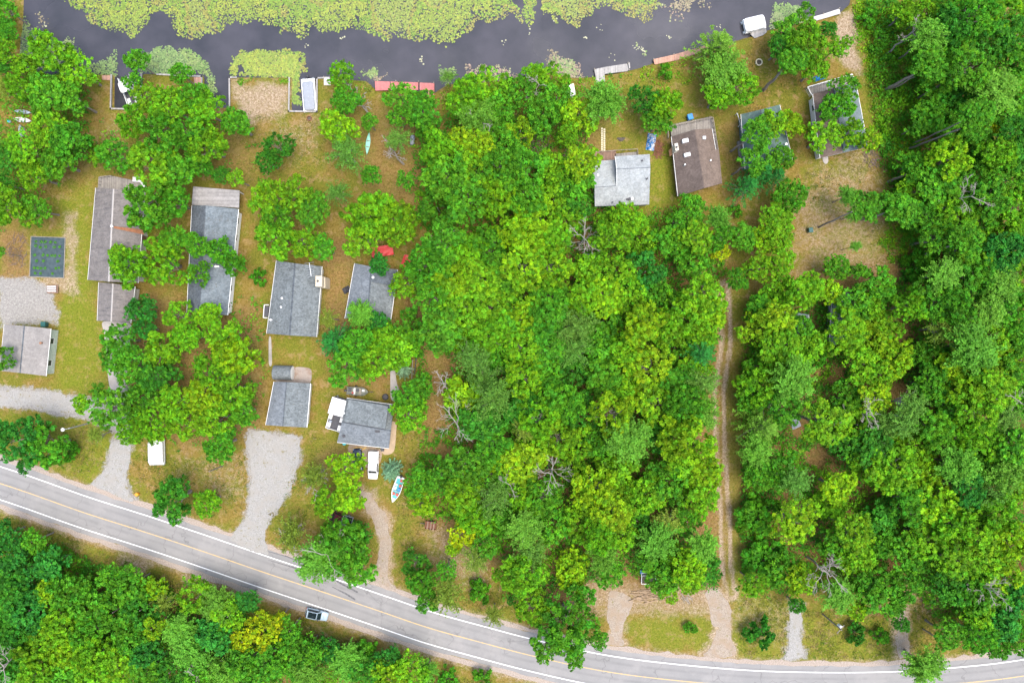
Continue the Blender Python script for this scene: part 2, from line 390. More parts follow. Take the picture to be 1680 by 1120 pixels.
    c = mixc(nt, edge('sand', .5), c, sand); c = mixc(nt, edge('gravel', .35), c, grav)
    hsv = N(nt, 'ShaderNodeHueSaturation'); L(nt, c, hsv.inputs['Color'])
    L(nt, mathn(nt, 'MULTIPLY', ramp(nt, n3, .35, .65, .78, 1.22), ramp(nt, noise(nt, 16, 2, .6, vec=v), .3, .7, .72, 1.28)), hsv.inputs['Value'])
    L(nt, hsv.outputs[0], b.inputs['Base Color']); b.inputs['Roughness'].default_value = .95; b.inputs['Specular IOR Level'].default_value = .1
    bump(nt, b, mathn(nt, 'ADD', n3, n2), .6, .12)
    struct(link('ground', np_mesh('ground', V, F, m, att, True), None))
make_ground()

# water
m, nt, b = new_mat('dark canal water')
tc = N(nt, 'ShaderNodeTexCoord'); v = tc.outputs['Object']
L(nt, mixc(nt, ramp(nt, noise(nt, .12, 4, .6, vec=v), .35, .65), (.030, .031, .036), (.052, .050, .058)), b.inputs['Base Color'])  # broad tone patches painted in as soft reflections
L(nt, ramp(nt, noise(nt, .05, 4, .6, vec=v), .4, .62, .04, .3), b.inputs['Roughness']); b.inputs['Specular IOR Level'].default_value = .5
bump(nt, b, noise(nt, 2.2, 3, .5, vec=v), .06, .05)
WZ = -.45
wb = MB(); wb.quad((-400, 30, WZ), (400, 30, WZ), (400, 4000, WZ), (-400, 4000, WZ))
struct(wb.build('water', m))

# road
m, nt, b = new_mat('worn grey asphalt')
tc = N(nt, 'ShaderNodeTexCoord'); v = tc.outputs['Object']
c = mixc(nt, ramp(nt, noise(nt, .25, 4, .6, vec=v), .35, .65), (.208, .204, .195), (.240, .232, .219))
c = mixc(nt, ramp(nt, noise(nt, 12, 3, .7, vec=v), .45, .75), c, (.172, .168, .162))
ck = N(nt, 'ShaderNodeTexVoronoi', feature='DISTANCE_TO_EDGE'); ck.inputs['Scale'].default_value = .09
wv = N(nt, 'ShaderNodeVectorMath', operation='ADD'); nn = N(nt, 'ShaderNodeTexNoise'); nn.inputs['Scale'].default_value = .4; L(nt, v, nn.inputs['Vector'])
sc = N(nt, 'ShaderNodeVectorMath', operation='SCALE'); sc.inputs['Scale'].default_value = 5.; L(nt, nn.outputs['Color'], sc.inputs[0])
L(nt, v, wv.inputs[0]); L(nt, sc.outputs[0], wv.inputs[1]); L(nt, wv.outputs[0], ck.inputs['Vector'])
c = mixc(nt, ramp(nt, ck.outputs['Distance'], .0, .010, .65, 0), c, (.11, .105, .10))
at_ = N(nt, 'ShaderNodeAttribute', attribute_name='across').outputs['Fac']
wpn = N(nt, 'ShaderNodeMath', operation='SINE'); L(nt, mathn(nt, 'MULTIPLY', at_, 4.1), wpn.inputs[0])
c = mixc(nt, mathn(nt, 'MULTIPLY', ramp(nt, wpn.outputs[0], .1, 1), ramp(nt, noise(nt, .4, 4, .7, vec=v), .3, .7, .15, .7)), c, (.160, .156, .150))
c = mixc(nt, ramp(nt, noise(nt, .09, 5, .7, vec=v), .52, .6, 0, .5), c, (.262, .250, .235))
L(nt, c, b.inputs['Base Color']); b.inputs['Roughness'].default_value = .9; b.inputs['Specular IOR Level'].default_value = .25
def road_part(name, o0, o1, z, mat, **kw):
    V, F = strip(name, o0, o1, z, mat, **kw)
    if name == 'road':
        n = len(RC); V = []; F = []; K = 13
        r = np.random.RandomState(6)
        for i in range(n):
            for k in range(K): u = o0 + (o1 - o0) * k / (K - 1) + ((r.rand() - .5) * .3 if k in (0, K - 1) else 0); V.append((*(RC[i] + RN[i] * u), z, u))
        F = np.array([(i * K + k, i * K + k + 1, (i + 1) * K + k + 1, (i + 1) * K + k)[::-1] for i in range(n - 1) for k in range(K - 1)]); V = np.array(V)
        return struct(link(name, np_mesh(name, V[:, :3], F, mat, dict(across=V[:, 3])), None))
    return struct(link(name, np_mesh(name, V, F, mat), None))
gm, nt2, b2 = new_mat('tan gravel shoulder')
tc2 = N(nt2, 'ShaderNodeTexCoord'); v2 = tc2.outputs['Object']; q = noise(nt2, 5, 5, .7, vec=v2)
cc = mixc(nt2, ramp(nt2, q, .36, .64), (.20, .155, .115), (.37, .315, .265)); L(nt2, cc, b2.inputs['Base Color']); b2.inputs['Roughness'].default_value = .95
bump(nt2, b2, q, .5, .05)
road_part('road_shoulder', 4.15, 5.3, .004, gm, jag=.7, seed=4)
road_part('road_shoulder', -4.9, -3.75, .004, gm, jag=.55, seed=5)
road_part('road', -3.9, 4.4, .012, m, jag=.12, seed=6)
def paint(name, col, wear):
    m, nt, b = new_mat(name); tc = N(nt, 'ShaderNodeTexCoord'); q = noise(nt, 2.5, 6, .75, vec=tc.outputs['Object'])
    c = mixc(nt, ramp(nt, q, wear, wear + .22), col, (.26, .25, .235)); L(nt, c, b.inputs['Base Color']); b.inputs['Roughness'].default_value = .8
    return m
road_part('edge_line', 3.07, 3.25, .016, paint('white road paint', (.72, .72, .70), .54))
road_part('edge_line', -3.10, -2.92, .016, paint('white road paint lower', (.72, .72, .70), .54))
road_part('centre_line', -.07, .10, .016, paint('faded yellow road paint', (.50, .34, .12), .45))
# dark streaks laid along the road
tm, nt3, b3 = new_mat('dark tyre rubber mark')
L(nt3, mixc(nt3, ramp(nt3, noise(nt3, 3, 4), .4, .65), (.075, .072, .075), (.15, .148, .146)), b3.inputs['Base Color']); b3.inputs['Roughness'].default_value = .85
def mark(pts, w, z):
    p = np.array([W(*q) for q in pts]); t = np.gradient(p, axis=0); t /= np.linalg.norm(t, axis=1)[:, None]; n = np.stack([-t[:, 1], t[:, 0]], 1)
    mb = MB(); k = len(p)
    ws = [w * (.35 if i == 0 else 1) for i in range(k)]
    vs = [(*(p[i] + n[i] * ws[i]), z) for i in range(k)] + [(*(p[i] - n[i] * ws[i]), z) for i in range(k)]
    mb.add(vs, [(k + i, k + i + 1, i + 1, i) for i in range(k - 1)])
    return struct(mb.build('tyre_mark', tm))
mark([(540, 945), (562, 958), (587, 971)], .17, .020)
mark([(545, 962), (565, 972), (583, 983)], .17, .020)
mark([(425, 900), (470, 912), (505, 926)], .10, .020)
mark([(440, 918), (480, 930), (520, 944)], .10, .020)

# gravel drives and tracks as sheets on the ground
def sheet(name, pts, mat, z=.06, step=.5, jag=.8, seed=3):
    r = np.random.RandomState(seed); P = poly_w(pts); out = []
    for i in range(len(P)):
        a, b_ = P[i], P[(i + 1) % len(P)]; n = max(1, int(np.linalg.norm(b_ - a) / step))
        for t in np.linspace(0, 1, n, endpoint=False): out.append(a + (b_ - a) * t)
    out = np.array(out)
    base = out
    for _ in range(4): base = (np.roll(base, 1, 0) + 2 * base + np.roll(base, -1, 0)) / 4
    def simple(p):
        a, b_ = p, np.roll(p, -1, 0); n = len(p); cr = lambda u, v: u[..., 0] * v[..., 1] - u[..., 1] * v[..., 0]
        A, B, C_, D = a[:, None], b_[:, None], a[None], b_[None]
        hit = (cr(B - A, C_ - A) * cr(B - A, D - A) < 0) & (cr(D - C_, A - C_) * cr(D - C_, B - C_) < 0)
        i = np.arange(n); near = np.abs(i[:, None] - i[None]); near = np.minimum(near, n - near) < 2
        return not (hit & ~near).any()
    for f in (1, .75, .5, .3, .15, 0):
        rr = np.random.RandomState(seed)
        out = base + (np.stack([vnoise(base, .35, seed), vnoise(base, .35, seed + 3)], 1) - .5) * jag * 1.5 * f + (rr.rand(*base.shape) - .5) * jag * .35 * f
        if simple(out): break
    a2 = np.sum(out[:, 0] * np.roll(out[:, 1], -1) - np.roll(out[:, 0], -1) * out[:, 1])
    if a2 < 0: out = out[::-1]
    from mathutils.geometry import tessellate_polygon
    from mathutils import Vector
    tris = tessellate_polygon([[Vector((x, y, 0)) for x, y in out]]); fs = []
    for t in tris:
        p, q, s_ = (out[i] for i in t)
        ar = (q[0] - p[0]) * (s_[1] - p[1]) - (q[1] - p[1]) * (s_[0] - p[0])
        if abs(ar) > 1e-6: fs.append(tuple(t) if ar > 0 else tuple(t)[::-1])
    me = bpy.data.meshes.new(name); me.from_pydata([(x, y, z) for x, y in out], [], fs); me.update()
    return struct(link(name, me, mat))
def gravel_mat(name, c1, c2, c3, warm=.5):
    m, nt, b = new_mat(name); tc = N(nt, 'ShaderNodeTexCoord'); v = tc.outputs['Object']
    q = noise(nt, 6, 5, .75, vec=v); p = noise(nt, .5, 5, .65, vec=v)
    c = mixc(nt, ramp(nt, q, .40, .60), c1, c2); c = mixc(nt, ramp(nt, p, .46, .60), c, c3)
    c = mixc(nt, ramp(nt, noise(nt, 2.6, 6, .8, vec=v), .56, .64, 0, .6), c, tuple(x * .72 for x in c1))
    c = mixc(nt, ramp(nt, noise(nt, .9, 7, .8, vec=v), .57, .63, 0, warm), c, (.155, .135, .045)); c = mixc(nt, ramp(nt, noise(nt, 1.6, 6, .8, vec=v), .63, .66, 0, warm), c, (.09, .105, .02))
    L(nt, c, b.inputs['Base Color']); b.inputs['Roughness'].default_value = .95; b.inputs['Specular IOR Level'].default_value = .15
    bump(nt, b, q, .5, .05); return m
GR = gravel_mat('pale grey gravel', (.20, .194, .178), (.32, .312, .29), (.262, .248, .222), .75)
GT = gravel_mat('tan sandy gravel', (.205, .165, .125), (.335, .285, .228), (.265, .205, .148), .75)
GC = gravel_mat('worn concrete', (.31, .285, .255), (.36, .335, .305), (.28, .255, .225), .1)
sheet('driveway', [(408, 706), (440, 708), (492, 718), (488, 760), (478, 800), (446, 848), (434, 880), (442, 912), (380, 890), (402, 848), (412, 790), (405, 750)], GR, .05, seed=1)
sheet('driveway', [(182, 722), (212, 722), (211, 760), (207, 785), (212, 808), (225, 822), (190, 812), (148, 797), (163, 780), (178, 755)], GR, .05, seed=2)
sheet('driveway', [(-60, 640), (30, 638), (75, 640), (120, 650), (160, 655), (182, 640), (205, 630), (215, 650), (200, 672), (196, 690), (186, 706), (170, 700), (150, 686), (105, 676), (50, 664), (0, 668), (-60, 672)], GR, .05, seed=3)
sheet('concrete_pad', [(164, 526), (184, 527), (218, 530), (205, 640), (180, 640), (172, 570), (172, 545)], GC, .055, jag=.05)
sheet('driveway', [(590, 800), (612, 806), (622, 830), (640, 850), (641, 900), (640, 945), (652, 968), (600, 952), (622, 925), (625, 885), (612, 850), (600, 835)], GT, .045, seed=4)
sheet('driveway', [(1000, 970), (1025, 972), (1036, 985), (1025, 1020), (1022, 1045), (1026, 1062), (985, 1054), (1003, 1040), (998, 1005)], GT, .045, seed=5)
sheet('driveway', [(1150, 972), (1180, 968), (1198, 1000), (1197, 1050), (1208, 1076), (1150, 1074), (1168, 1055), (1172, 1020), (1160, 995)], GT, .045, seed=6)
sheet('driveway', [(1296, 990), (1315, 992), (1315, 1050), (1322, 1080), (1284, 1080), (1295, 1055)], GR, .05, seed=7)
sheet('driveway', [(1467, 1000), (1488, 1000), (1489, 1045), (1492, 1080), (1470, 1080), (1468, 1040)], GT, .045, seed=8)
sheet('path', [(441, 548), (445, 548), (447, 604), (441, 604)], GC, .05, jag=.05)
sheet('path', [(640, 600), (649, 600), (651, 632), (658, 640), (657, 660), (640, 658), (641, 630)], GC, .05, jag=.08)
sheet('concrete_pad', [(628, 690), (652, 690), (647, 744), (627, 748), (624, 741)], M['conc_tan'], .07, jag=.04)
sheet('concrete_pad', [(572, 726), (628, 736), (624, 762), (600, 768), (570, 760)], gravel_mat('tan drive', (.24, .19, .14), (.33, .27, .2), (.28, .2, .14), .3), .06, jag=.1)
sheet('concrete_pad', [(480, 601), (512, 603), (511, 630), (449, 626), (449, 620), (480, 622)], gravel_mat('pinkish concrete', (.25, .21, .18), (.31, .265, .225), (.23, .17, .13), .15), .07, jag=.04)
sheet('path', [(1348, 250), (1358, 250), (1360, 271), (1350, 271)], M['conc'], .06, jag=.05)

# lily pads: nobody could count them
LILY = [([(97, -80), (97, 0), (125, 20), (150, 37), (190, 45), (210, 47), (232, 38), (245, 24), (258, 24), (275, 38), (300, 48), (330, 46), (350, 42), (380, 36), (395, 43), (420, 46), (471, 46), (491, 51), (515, 41), (556, 51), (590, 51), (610, 59), (630, 63), (637, 41), (654, 44), (664, 58), (691, 66), (718, 68), (746, 64), (759, 54), (776, 56), (780, 37), (796, 47), (813, 37), (840, 29), (854, 51), (870, 54), (891, 44), (898, 32), (952, 39), (969, 24), (976, 10), (1000, 14), (1016, 20), (1037, 24), (1057, 17), (1084, 7), (1090, -80)], 2.4, .55, 0),
 ([(1105, -10), (1110, 8), (1130, 20), (1142, 12), (1150, -20)], 1.0, .45, 2),
 ([(34, 20), (48, 50), (50, 90), (30, 110), (22, 90)], .8, .5, 1), ([(122, 92), (150, 100), (185, 85), (193, 110), (188, 124), (160, 126), (120, 120)], 1.0, .62, 1), ([(50, 70), (120, 60), (125, 100), (60, 110)], 1., .4, 1),
 ([(234, 92), (255, 81), (300, 80), (325, 90), (337, 105), (350, 125), (359, 150), (347, 156), (333, 150), (331, 124), (255, 124), (233, 120)], 1.0, .8, 1),
 ([(371, 112), (380, 92), (400, 84), (440, 81), (480, 81), (498, 88), (500, 110), (491, 128), (494, 170), (477, 172), (476, 129), (377, 127)], .8, .95, 0),
 ([(590, 110), (625, 108), (630, 120), (606, 131), (592, 126)], .8, .75, 1), ([(612, 118), (635, 122), (632, 132), (608, 132)], .6, .35, 2),
 ([(763, 112), (800, 105), (835, 100), (850, 112), (862, 130), (800, 138), (768, 137)], 1.2, .38, 2), ([(885, 86), (905, 80), (925, 90), (948, 100), (955, 131), (900, 124)], 1.2, .42, 2), ([(905, 92), (940, 92), (945, 115), (915, 118)], 1., .4, 1),
 ([(1259, 22), (1275, 5), (1312, -2), (1326, 14), (1312, 40), (1262, 50)], 1.0, .8, 1),
 ([(720, 110), (745, 108), (748, 135), (728, 140)], .8, .55, 1), ([(1048, 74), (1068, 84), (1056, 90)], .8, .12, 1), ([(1080, 10), (1130, 25), (1160, 8), (1120, -20)], 3, .18, 2), ([(60, 25), (80, 32), (75, 42), (62, 38)], 1, .12, 2)]
def lilies():
    r = np.random.RandomState(3); pts = []; cols = []
    pal = [np.array([(.195, .265, .034), (.245, .295, .036), (.155, .25, .026), (.235, .225, .045), (.21, .26, .052)]),
           np.array([(.155, .245, .075), (.185, .265, .07), (.135, .23, .055), (.22, .275, .10)]),
           np.array([(.26, .22, .13), (.22, .18, .10), (.28, .20, .14), (.24, .26, .12)])]
    for poly, soft, dens, pi in LILY:
        pw = poly_w(poly); lo, hi = pw.min(0) - 1, pw.max(0) + 1
        n = int((hi - lo).prod() * 62.0 * dens); P = lo + r.rand(n, 2) * (hi - lo)
        d = sdist(P, pw); nz = fbm(P, .16, 9); edge = d + (nz - .5) * soft * 3 + (fbm(P, .7, 4) - .5) * 2.2
        keep = (edge > 0) & (r.rand(n) < .35 + .65 * sm(edge, 0, soft * 1.4)) & (sdist(P, WATER) > .15)
        if pi == 0: keep &= (fbm(P, .09, 31) + (fbm(P, .6, 5) - .5) * .7 > .22)
        P = P[keep]; k = np.clip((fbm(P, .13, 40) - .3) * 2.4 * len(pal[pi]), 0, len(pal[pi]) - 1).astype(int)
        k = np.where(r.rand(len(P)) < .3, r.randint(0, len(pal[pi]), len(P)), k)
        pts.append(P); cols.append(pal[pi][k] * (.55 + .52 * r.rand(len(P), 1)))
    # odd single pads out on the open water
    P = np.array([W(*q) for q in [(690, 102), (692, 97), (825, 67), (1005, 92), (1040, 75), (1050, 80), (1058, 82), (985, 45), (910, 30), (70, 38), (1180, 40), (960, 60), (1100, 60), (870, 52), (560, 62), (500, 75)]])
    P = np.repeat(P, 4, 0) + r.randn(len(P) * 4, 2) * .35; pts.append(P); cols.append(np.tile((.33, .33, .2), (len(P), 1)))
    P = np.vstack(pts); Cc = np.vstack(cols); n = len(P); K = 6
    rad = .085 + .13 * r.rand(n) ** 1.5; a0 = r.rand(n) * 6.28; ang = a0[:, None] + np.arange(K) * (2 * PI * .94 / (K - 1))
    V = np.zeros((n, K, 3)); V[:, :, 0] = P[:, :1] + np.cos(ang) * rad[:, None]; V[:, :, 1] = P[:, 1:] + np.sin(ang) * rad[:, None]
    V[:, :, 2] = WZ + .012 + .05 * r.rand(n)[:, None] + (r.rand(n, K) - .5) * .03
    F = np.arange(n * K).reshape(n, K)
    col = np.ones((n * K, 4)); col[:, :3] = np.repeat(Cc, K, 0)
    m, nt, b = new_mat('lily pad leaf'); a = N(nt, 'ShaderNodeAttribute', attribute_name='tint')
    h = N(nt, 'ShaderNodeHueSaturation'); L(nt, a.outputs['Color'], h.inputs['Color']); L(nt, ramp(nt, noise(nt, 7, 3), .3, .7, .8, 1.2), h.inputs['Value'])
    L(nt, h.outputs[0], b.inputs['Base Color']); b.inputs['Roughness'].default_value = .55
    tag(link('lily_pads', np_mesh('lily_pads', V.reshape(-1, 3), F, m, dict(tint=col)), None), 'floating mat of pale green lily pads covering the canal water', 'lily pads', kind='stuff')
lilies()
# ---------------------------------------------------------------- houses
SH = dict(
    brown_grey=shingle('weathered brown grey shingles', (.165, .150, .138), (.140, .127, .118), .12, .5),
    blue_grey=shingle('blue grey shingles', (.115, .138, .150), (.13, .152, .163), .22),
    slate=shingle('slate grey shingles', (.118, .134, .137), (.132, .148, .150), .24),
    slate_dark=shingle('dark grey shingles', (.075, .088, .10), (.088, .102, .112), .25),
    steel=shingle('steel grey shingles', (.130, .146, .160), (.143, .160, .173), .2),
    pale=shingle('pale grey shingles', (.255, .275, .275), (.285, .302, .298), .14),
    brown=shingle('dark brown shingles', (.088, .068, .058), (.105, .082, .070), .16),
    brown_light=shingle('lit-slope brown shingles', (.130, .098, .078), (.150, .114, .092), .14),
    teal=shingle('teal grey shingles', (.075, .122, .112), (.088, .136, .124), .14),
    bluish=shingle('pale slate blue shingles', (.115, .152, .155), (.132, .168, .170), .13),
    taupe=shingle('taupe shingles', (.20, .188, .175), (.222, .208, .192), .10),
    flatroof=planks('weathered roof boards', (.235, .225, .215), .9, 1.3, 1, .12),
)
def v3(p, h): return np.array(W3(p[0], p[1], h))
def openings(root, poly, mb_mat_frame, he, wins=True, door_side=None, origin=(0, 0)):
    n = len(poly); cx = sum(p[0] for p in poly) / n; cy = sum(p[1] for p in poly) / n
    for i in range(n):
        a = np.array(poly[i]); b = np.array(poly[(i + 1) % n]); Lw = np.linalg.norm(b - a)
        if Lw < 2.6: continue
        t = (b - a) / Lw; o = np.array([t[1], -t[0]])
        if o @ (np.array([cx, cy]) - (a + b) / 2) > 0: o = -o
        ang = math.atan2(t[1], t[0]); k = max(1, int(Lw / 3.2))
        for j in range(k):
            c = a + t * Lw * (j + .5) / k
            if door_side == i and j == k // 2:
                d = MB(); q = c + o * .03; d.box(q[0], q[1], 1.05, .95, .06, 2.05, ang); dd = d.build('door', M['siding_brown'], root)
                hk = MB(); q2 = c + o * .08 + t * .35; hk.cyl(q2[0], q2[1], .98, 1.04, .035, 8); hk.build('handle', M['chrome'], dd); continue
            f = MB(); q = c + o * .025; z = 1.55
            for dx, dz, sx, sz in ((0, .52, 1.2, .09), (0, -.52, 1.2, .09), (-.56, 0, .08, .95), (.56, 0, .08, .95)):
                p = q + t * dx; f.box(p[0], p[1], z + dz, sx, .06, sz, ang)
            w = f.build('window', mb_mat_frame, root)
            g = MB(); q = c + o * .012; g.box(q[0], q[1], z, 1.04, .03, .95, ang); g.build('pane', M['glass'], w)
def house(name, label, corners, ridge, he, hr, roof, wall, trim='trim', roofs=None, inset=.42, door=0, group='cottages along the canal', cat='house', win=True, thick=.14, cap=None):
    """corners: eave outline seen in the photo (c0..c3); ridge runs from edge c0-c1 to edge c3-c2"""
    c = [v3(p, he) for p in corners]; r0, r1 = v3(ridge[0], hr), v3(ridge[1], hr)
    org = sum(c) / 4; org[2] = 0
    root = thing(name, label, cat, tuple(org), 0, group)
    c = [p - org for p in c]; r0 = r0 - org; r1 = r1 - org; dn = np.array([0, 0, -thick])
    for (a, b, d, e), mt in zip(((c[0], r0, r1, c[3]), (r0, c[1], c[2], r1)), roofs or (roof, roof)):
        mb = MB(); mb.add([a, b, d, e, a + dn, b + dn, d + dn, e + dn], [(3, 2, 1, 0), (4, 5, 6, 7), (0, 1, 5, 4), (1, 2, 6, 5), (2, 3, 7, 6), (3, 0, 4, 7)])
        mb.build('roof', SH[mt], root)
    mb = MB(); d = r1 - r0; t = d / np.linalg.norm(d); s = np.cross(t, (0, 0, 1)); s /= np.linalg.norm(s); up = np.array([0, 0, .03])
    w = .16; mb.add([r0 + s * w - up * 2, r0 + up, r0 - s * w - up * 2, r1 + s * w - up * 2, r1 + up, r1 - s * w - up * 2], [(0, 1, 4, 3), (1, 2, 5, 4)])
    mb.build('ridge_cap', cap or SH['slate_dark'], root)
    for a, b in ((c[0], c[3]), (c[1], c[2])):                       # gutters along the eaves
        g = MB(); dd = b - a; m_ = (a + b) / 2; o = np.cross(dd / np.linalg.norm(dd), (0, 0, 1)); o[2] = 0
        if o @ m_ < 0: o = -o
        q = m_ + o * .05; g.box(q[0], q[1], he - .1, np.linalg.norm(dd), .1, .1, math.atan2(dd[1], dd[0])); g.build('gutter', M[trim], root)
    ctr = sum(c) / 4; wl = []
    for i in range(4):
        p = c[i]; e1 = c[(i + 1) % 4] - p; e2 = c[(i - 1) % 4] - p
        wl.append(p + inset * (e1 / np.linalg.norm(e1)) + inset * (e2 / np.linalg.norm(e2)))
    poly = [(p[0], p[1]) for p in wl]; mb = MB(); slope = (hr - he)
    zt = he - thick - .02; q0 = (wl[0] + wl[1]) / 2; 
    def ridge_pt(r, a, b):
        f = np.linalg.norm((r - a)[:2]) / max(.01, np.linalg.norm((b - a)[:2])); return a + (b - a) * f
    g0 = ridge_pt(r0, c[0], c[1]); g1 = ridge_pt(r1, c[3], c[2]); ax = (g1 - g0) / np.linalg.norm(g1 - g0)
    g0 = g0 + ax * inset; g1 = g1 - ax * inset; hz = hr - thick - .05
    vs = [(*wl[i][:2], -.1) for i in range(4)] + [(*wl[i][:2], zt) for i in range(4)] + [(g0[0], g0[1], hz), (g1[0], g1[1], hz)]
    fs = [(0, 1, 5, 8, 4), (1, 2, 6, 5), (2, 3, 7, 9, 6), (3, 0, 4, 7)]
    fs = [tuple(reversed(f)) for f in fs] if np.cross((c[1] - c[0]), (c[3] - c[0]))[2] < 0 else fs
    mb.add(vs, fs); mb.build('wall', M[wall], root)
    if win: openings(root, poly, M['white'], he, True, door)
    return root, org
def on(root, org, mb, name, mat):
    for i, p in enumerate(mb.v): mb.v[i] = (p[0] - org[0], p[1] - org[1], p[2])
    return mb.build(name, M[mat] if isinstance(mat, str) else mat, root)
def vent(root, org, px, py, z, r=.13, mat='white', h=.3):
    x, y = W(px, py, z + h); mb = MB(); mb.cyl(x, y, z - .5, z + h, r, 10); mb.cyl(x, y, z + h, z + h + .06, r * 1.5, 10); on(root, org, mb, 'roof_vent', mat)
def pbox(mb, px0, py0, px1, py1, z0, z1, rz=0):
    a = W(px0, py0, z1); b = W(px1, py1, z1); mb.box((a[0] + b[0]) / 2, (a[1] + b[1]) / 2, (z0 + z1) / 2, abs(b[0] - a[0]), abs(b[1] - a[1]), z1 - z0, rz); return mb
def pprism(mb, pts, z0, z1): return mb.prism([W(x, y, z1) for x, y in pts], z0, z1)

# H1 long brown-grey house with lower wing
h, o = house('cottage', 'long house with brown-grey streaked roof and rust stain beside the yellow-green lawn', [(157, 308), (237, 314), (226, 464), (144, 459)], [(186, 310), (178, 462)], 2.9, 4.9, 'brown_grey', 'siding', door=1, cap=M['capgrey'])
vent(h, o, 183, 371, 4.8, .16, 'white', .45)
mb = MB(); e = [v3(p, z) for p, z in (((186, 371), 4.75), ((187, 374.5), 4.75), ((236, 385), 2.95), ((236, 377), 2.95))]
mb.quad(*[tuple(p + np.array([0, 0, .03])) for p in e][::-1]); on(h, o, mb, 'rust_stain', plain('rust stain', (.22, .095, .045), .9, .3, 3))
mb = MB(); pprism(mb, [(162, 290), (182, 288), (238, 300), (236, 318), (160, 310)], .0, .55); on(h, o, mb, 'deck', 'deck_grey')
mb = MB()
for a, b in (((162, 291), (161, 308)), ((163, 290), (182, 288))):
    A, B = W(*a, 1.4), W(*b, 1.4); mb.tube([(A[0], A[1], 1.4), (B[0], B[1], 1.4)], .06, 6)
    for k in range(4):
        x, y = A[0] + (B[0] - A[0]) * k / 3, A[1] + (B[1] - A[1]) * k / 3; mb.tube([(x, y, .5), (x, y, 1.4)], .045, 5)
on(h, o, mb, 'railing', 'timber')
house('garage_wing', 'lower brown-grey roofed garage at the end of the long streaked house', [(162, 463), (221, 470), (214, 530), (159.5, 526)], [(185, 465), (182, 527)], 2.5, 3.7, 'brown_grey', 'siding', door=2, cap=M['capgrey'], cat='garage')
# H2
h, o = house('cottage', 'house with blue-grey roof and a visible white side wall between the tall oaks', [(315, 337), (391, 343), (373, 517), (306.5, 512)], [(337, 337), (327, 512)], 2.8, 4.6, 'blue_grey', 'white', 'white', ('slate_dark', 'blue_grey'), door=1)  # left slope gets darker shingles, its shade painted into the colour
vent(h, o, 354, 437, 3.9, .15); vent(h, o, 358, 437, 3.7, .12)
mb = MB(); pprism(mb, [(317, 306), (393, 312.5), (392, 341), (314.5, 336)], 2.45, 2.6); on(h, o, mb, 'porch_roof', SH['flatroof'])
for p in ((319, 308), (391, 314), (355, 311)):
    x, y = W(*p, 2.5); mb = MB(); mb.box(x, y, 1.2, .14, .14, 2.5); on(h, o, mb, 'porch_post', 'white')
# H3
h, o = house('cottage', 'slate grey roof with tall aerial and cream stone chimney at its side', [(453.5, 427.5), (528, 437), (519, 552.5), (437.5, 547)], [(484, 432), (475, 550)], 2.8, 4.7, 'slate', 'siding', 'trim', door=3)
for q in ((462.5, 489, .13), (461, 503.5, .12), (444, 524.5, .14)): vent(h, o, q[0], q[1], 3.6, q[2])
mb = MB(); pbox(mb, 517.5, 452.5, 528.5, 470, 0, 4.9); c1 = on(h, o, mb, 'chimney', 'brick')
mb = MB(); pbox(mb, 528.6, 455, 533.5, 472, 0, 3.4); on(h, o, mb, 'chimney_shoulder', 'brick')
mb = MB(); x, y = W(521, 461, 5.1); mb.cyl(x, y, 4.89, 5.1, .2, 10); f = on(h, o, mb, 'chimney_flue', 'dark')
mb = MB(); pprism(mb, [(434, 502), (441, 502), (439.5, 520), (432.5, 519)], 0, 2.2); on(h, o, mb, 'entry_porch', 'dark')
mb = MB()
for a, b in (((433.5, 500), (441, 500)), ((433.5, 500), (432, 521)), ((432, 521), (439, 521.5))):
    A, B = W(*a, 2.3), W(*b, 2.3); mb.tube([(A[0], A[1], 2.3), (B[0], B[1], 2.3)], .09, 5)
on(h, o, mb, 'porch_rail', 'trim')
x, y = W(509, 441, 6); root = thing('aerial', 'white television aerial with crossbars standing on the slate grey roof', 'aerial', (x, y, 3.6)); mb = MB()
mb.tube([(0, 0, 0), (0, 0, 2.6)], .05, 6); mb.build('mast', M['white'], root); mb = MB()
mb.tube([(-.15, 1.1, 2.5), (.2, -1.4, 2.5)], .05, 5); mb.build('boom', M['white'], root); mb = MB()
for k in range(7): t = k / 6; mb.tube([(-.15 + .35 * t - .9 + .3 * t, 1.1 - 2.5 * t - .12, 2.5), (-.15 + .35 * t + .9 - .3 * t, 1.1 - 2.5 * t + .12, 2.5)], .028, 4)
mb.build('crossbars', M['alu'], root)
# H4
h, o = house('cottage', 'grey roofed house in front of the red sheets with a darker rear slope', [(582, 432), (652, 442), (641, 524), (566, 522)], [(609, 437), (603, 522)], 2.8, 4.5, 'slate', 'siding_grey', 'trim', ('steel', 'slate'), door=2)
mb = MB(); a, b, c, d = v3((609, 440), 4.75), v3((655, 446), 3.5), v3((649, 469), 3.6), v3((607, 462), 4.75); dn = np.array([0, 0, -.2])
mb.add([a, b, c, d, a + dn, b + dn, c + dn, d + dn], [(3, 2, 1, 0), (4, 5, 6, 7), (0, 1, 5, 4), (1, 2, 6, 5), (2, 3, 7, 6), (3, 0, 4, 7)]); on(h, o, mb, 'dormer_roof', SH['slate_dark'])
vent(h, o, 612, 455, 4.6, .16); vent(h, o, 577, 498, 3.4, .1, 'dark')
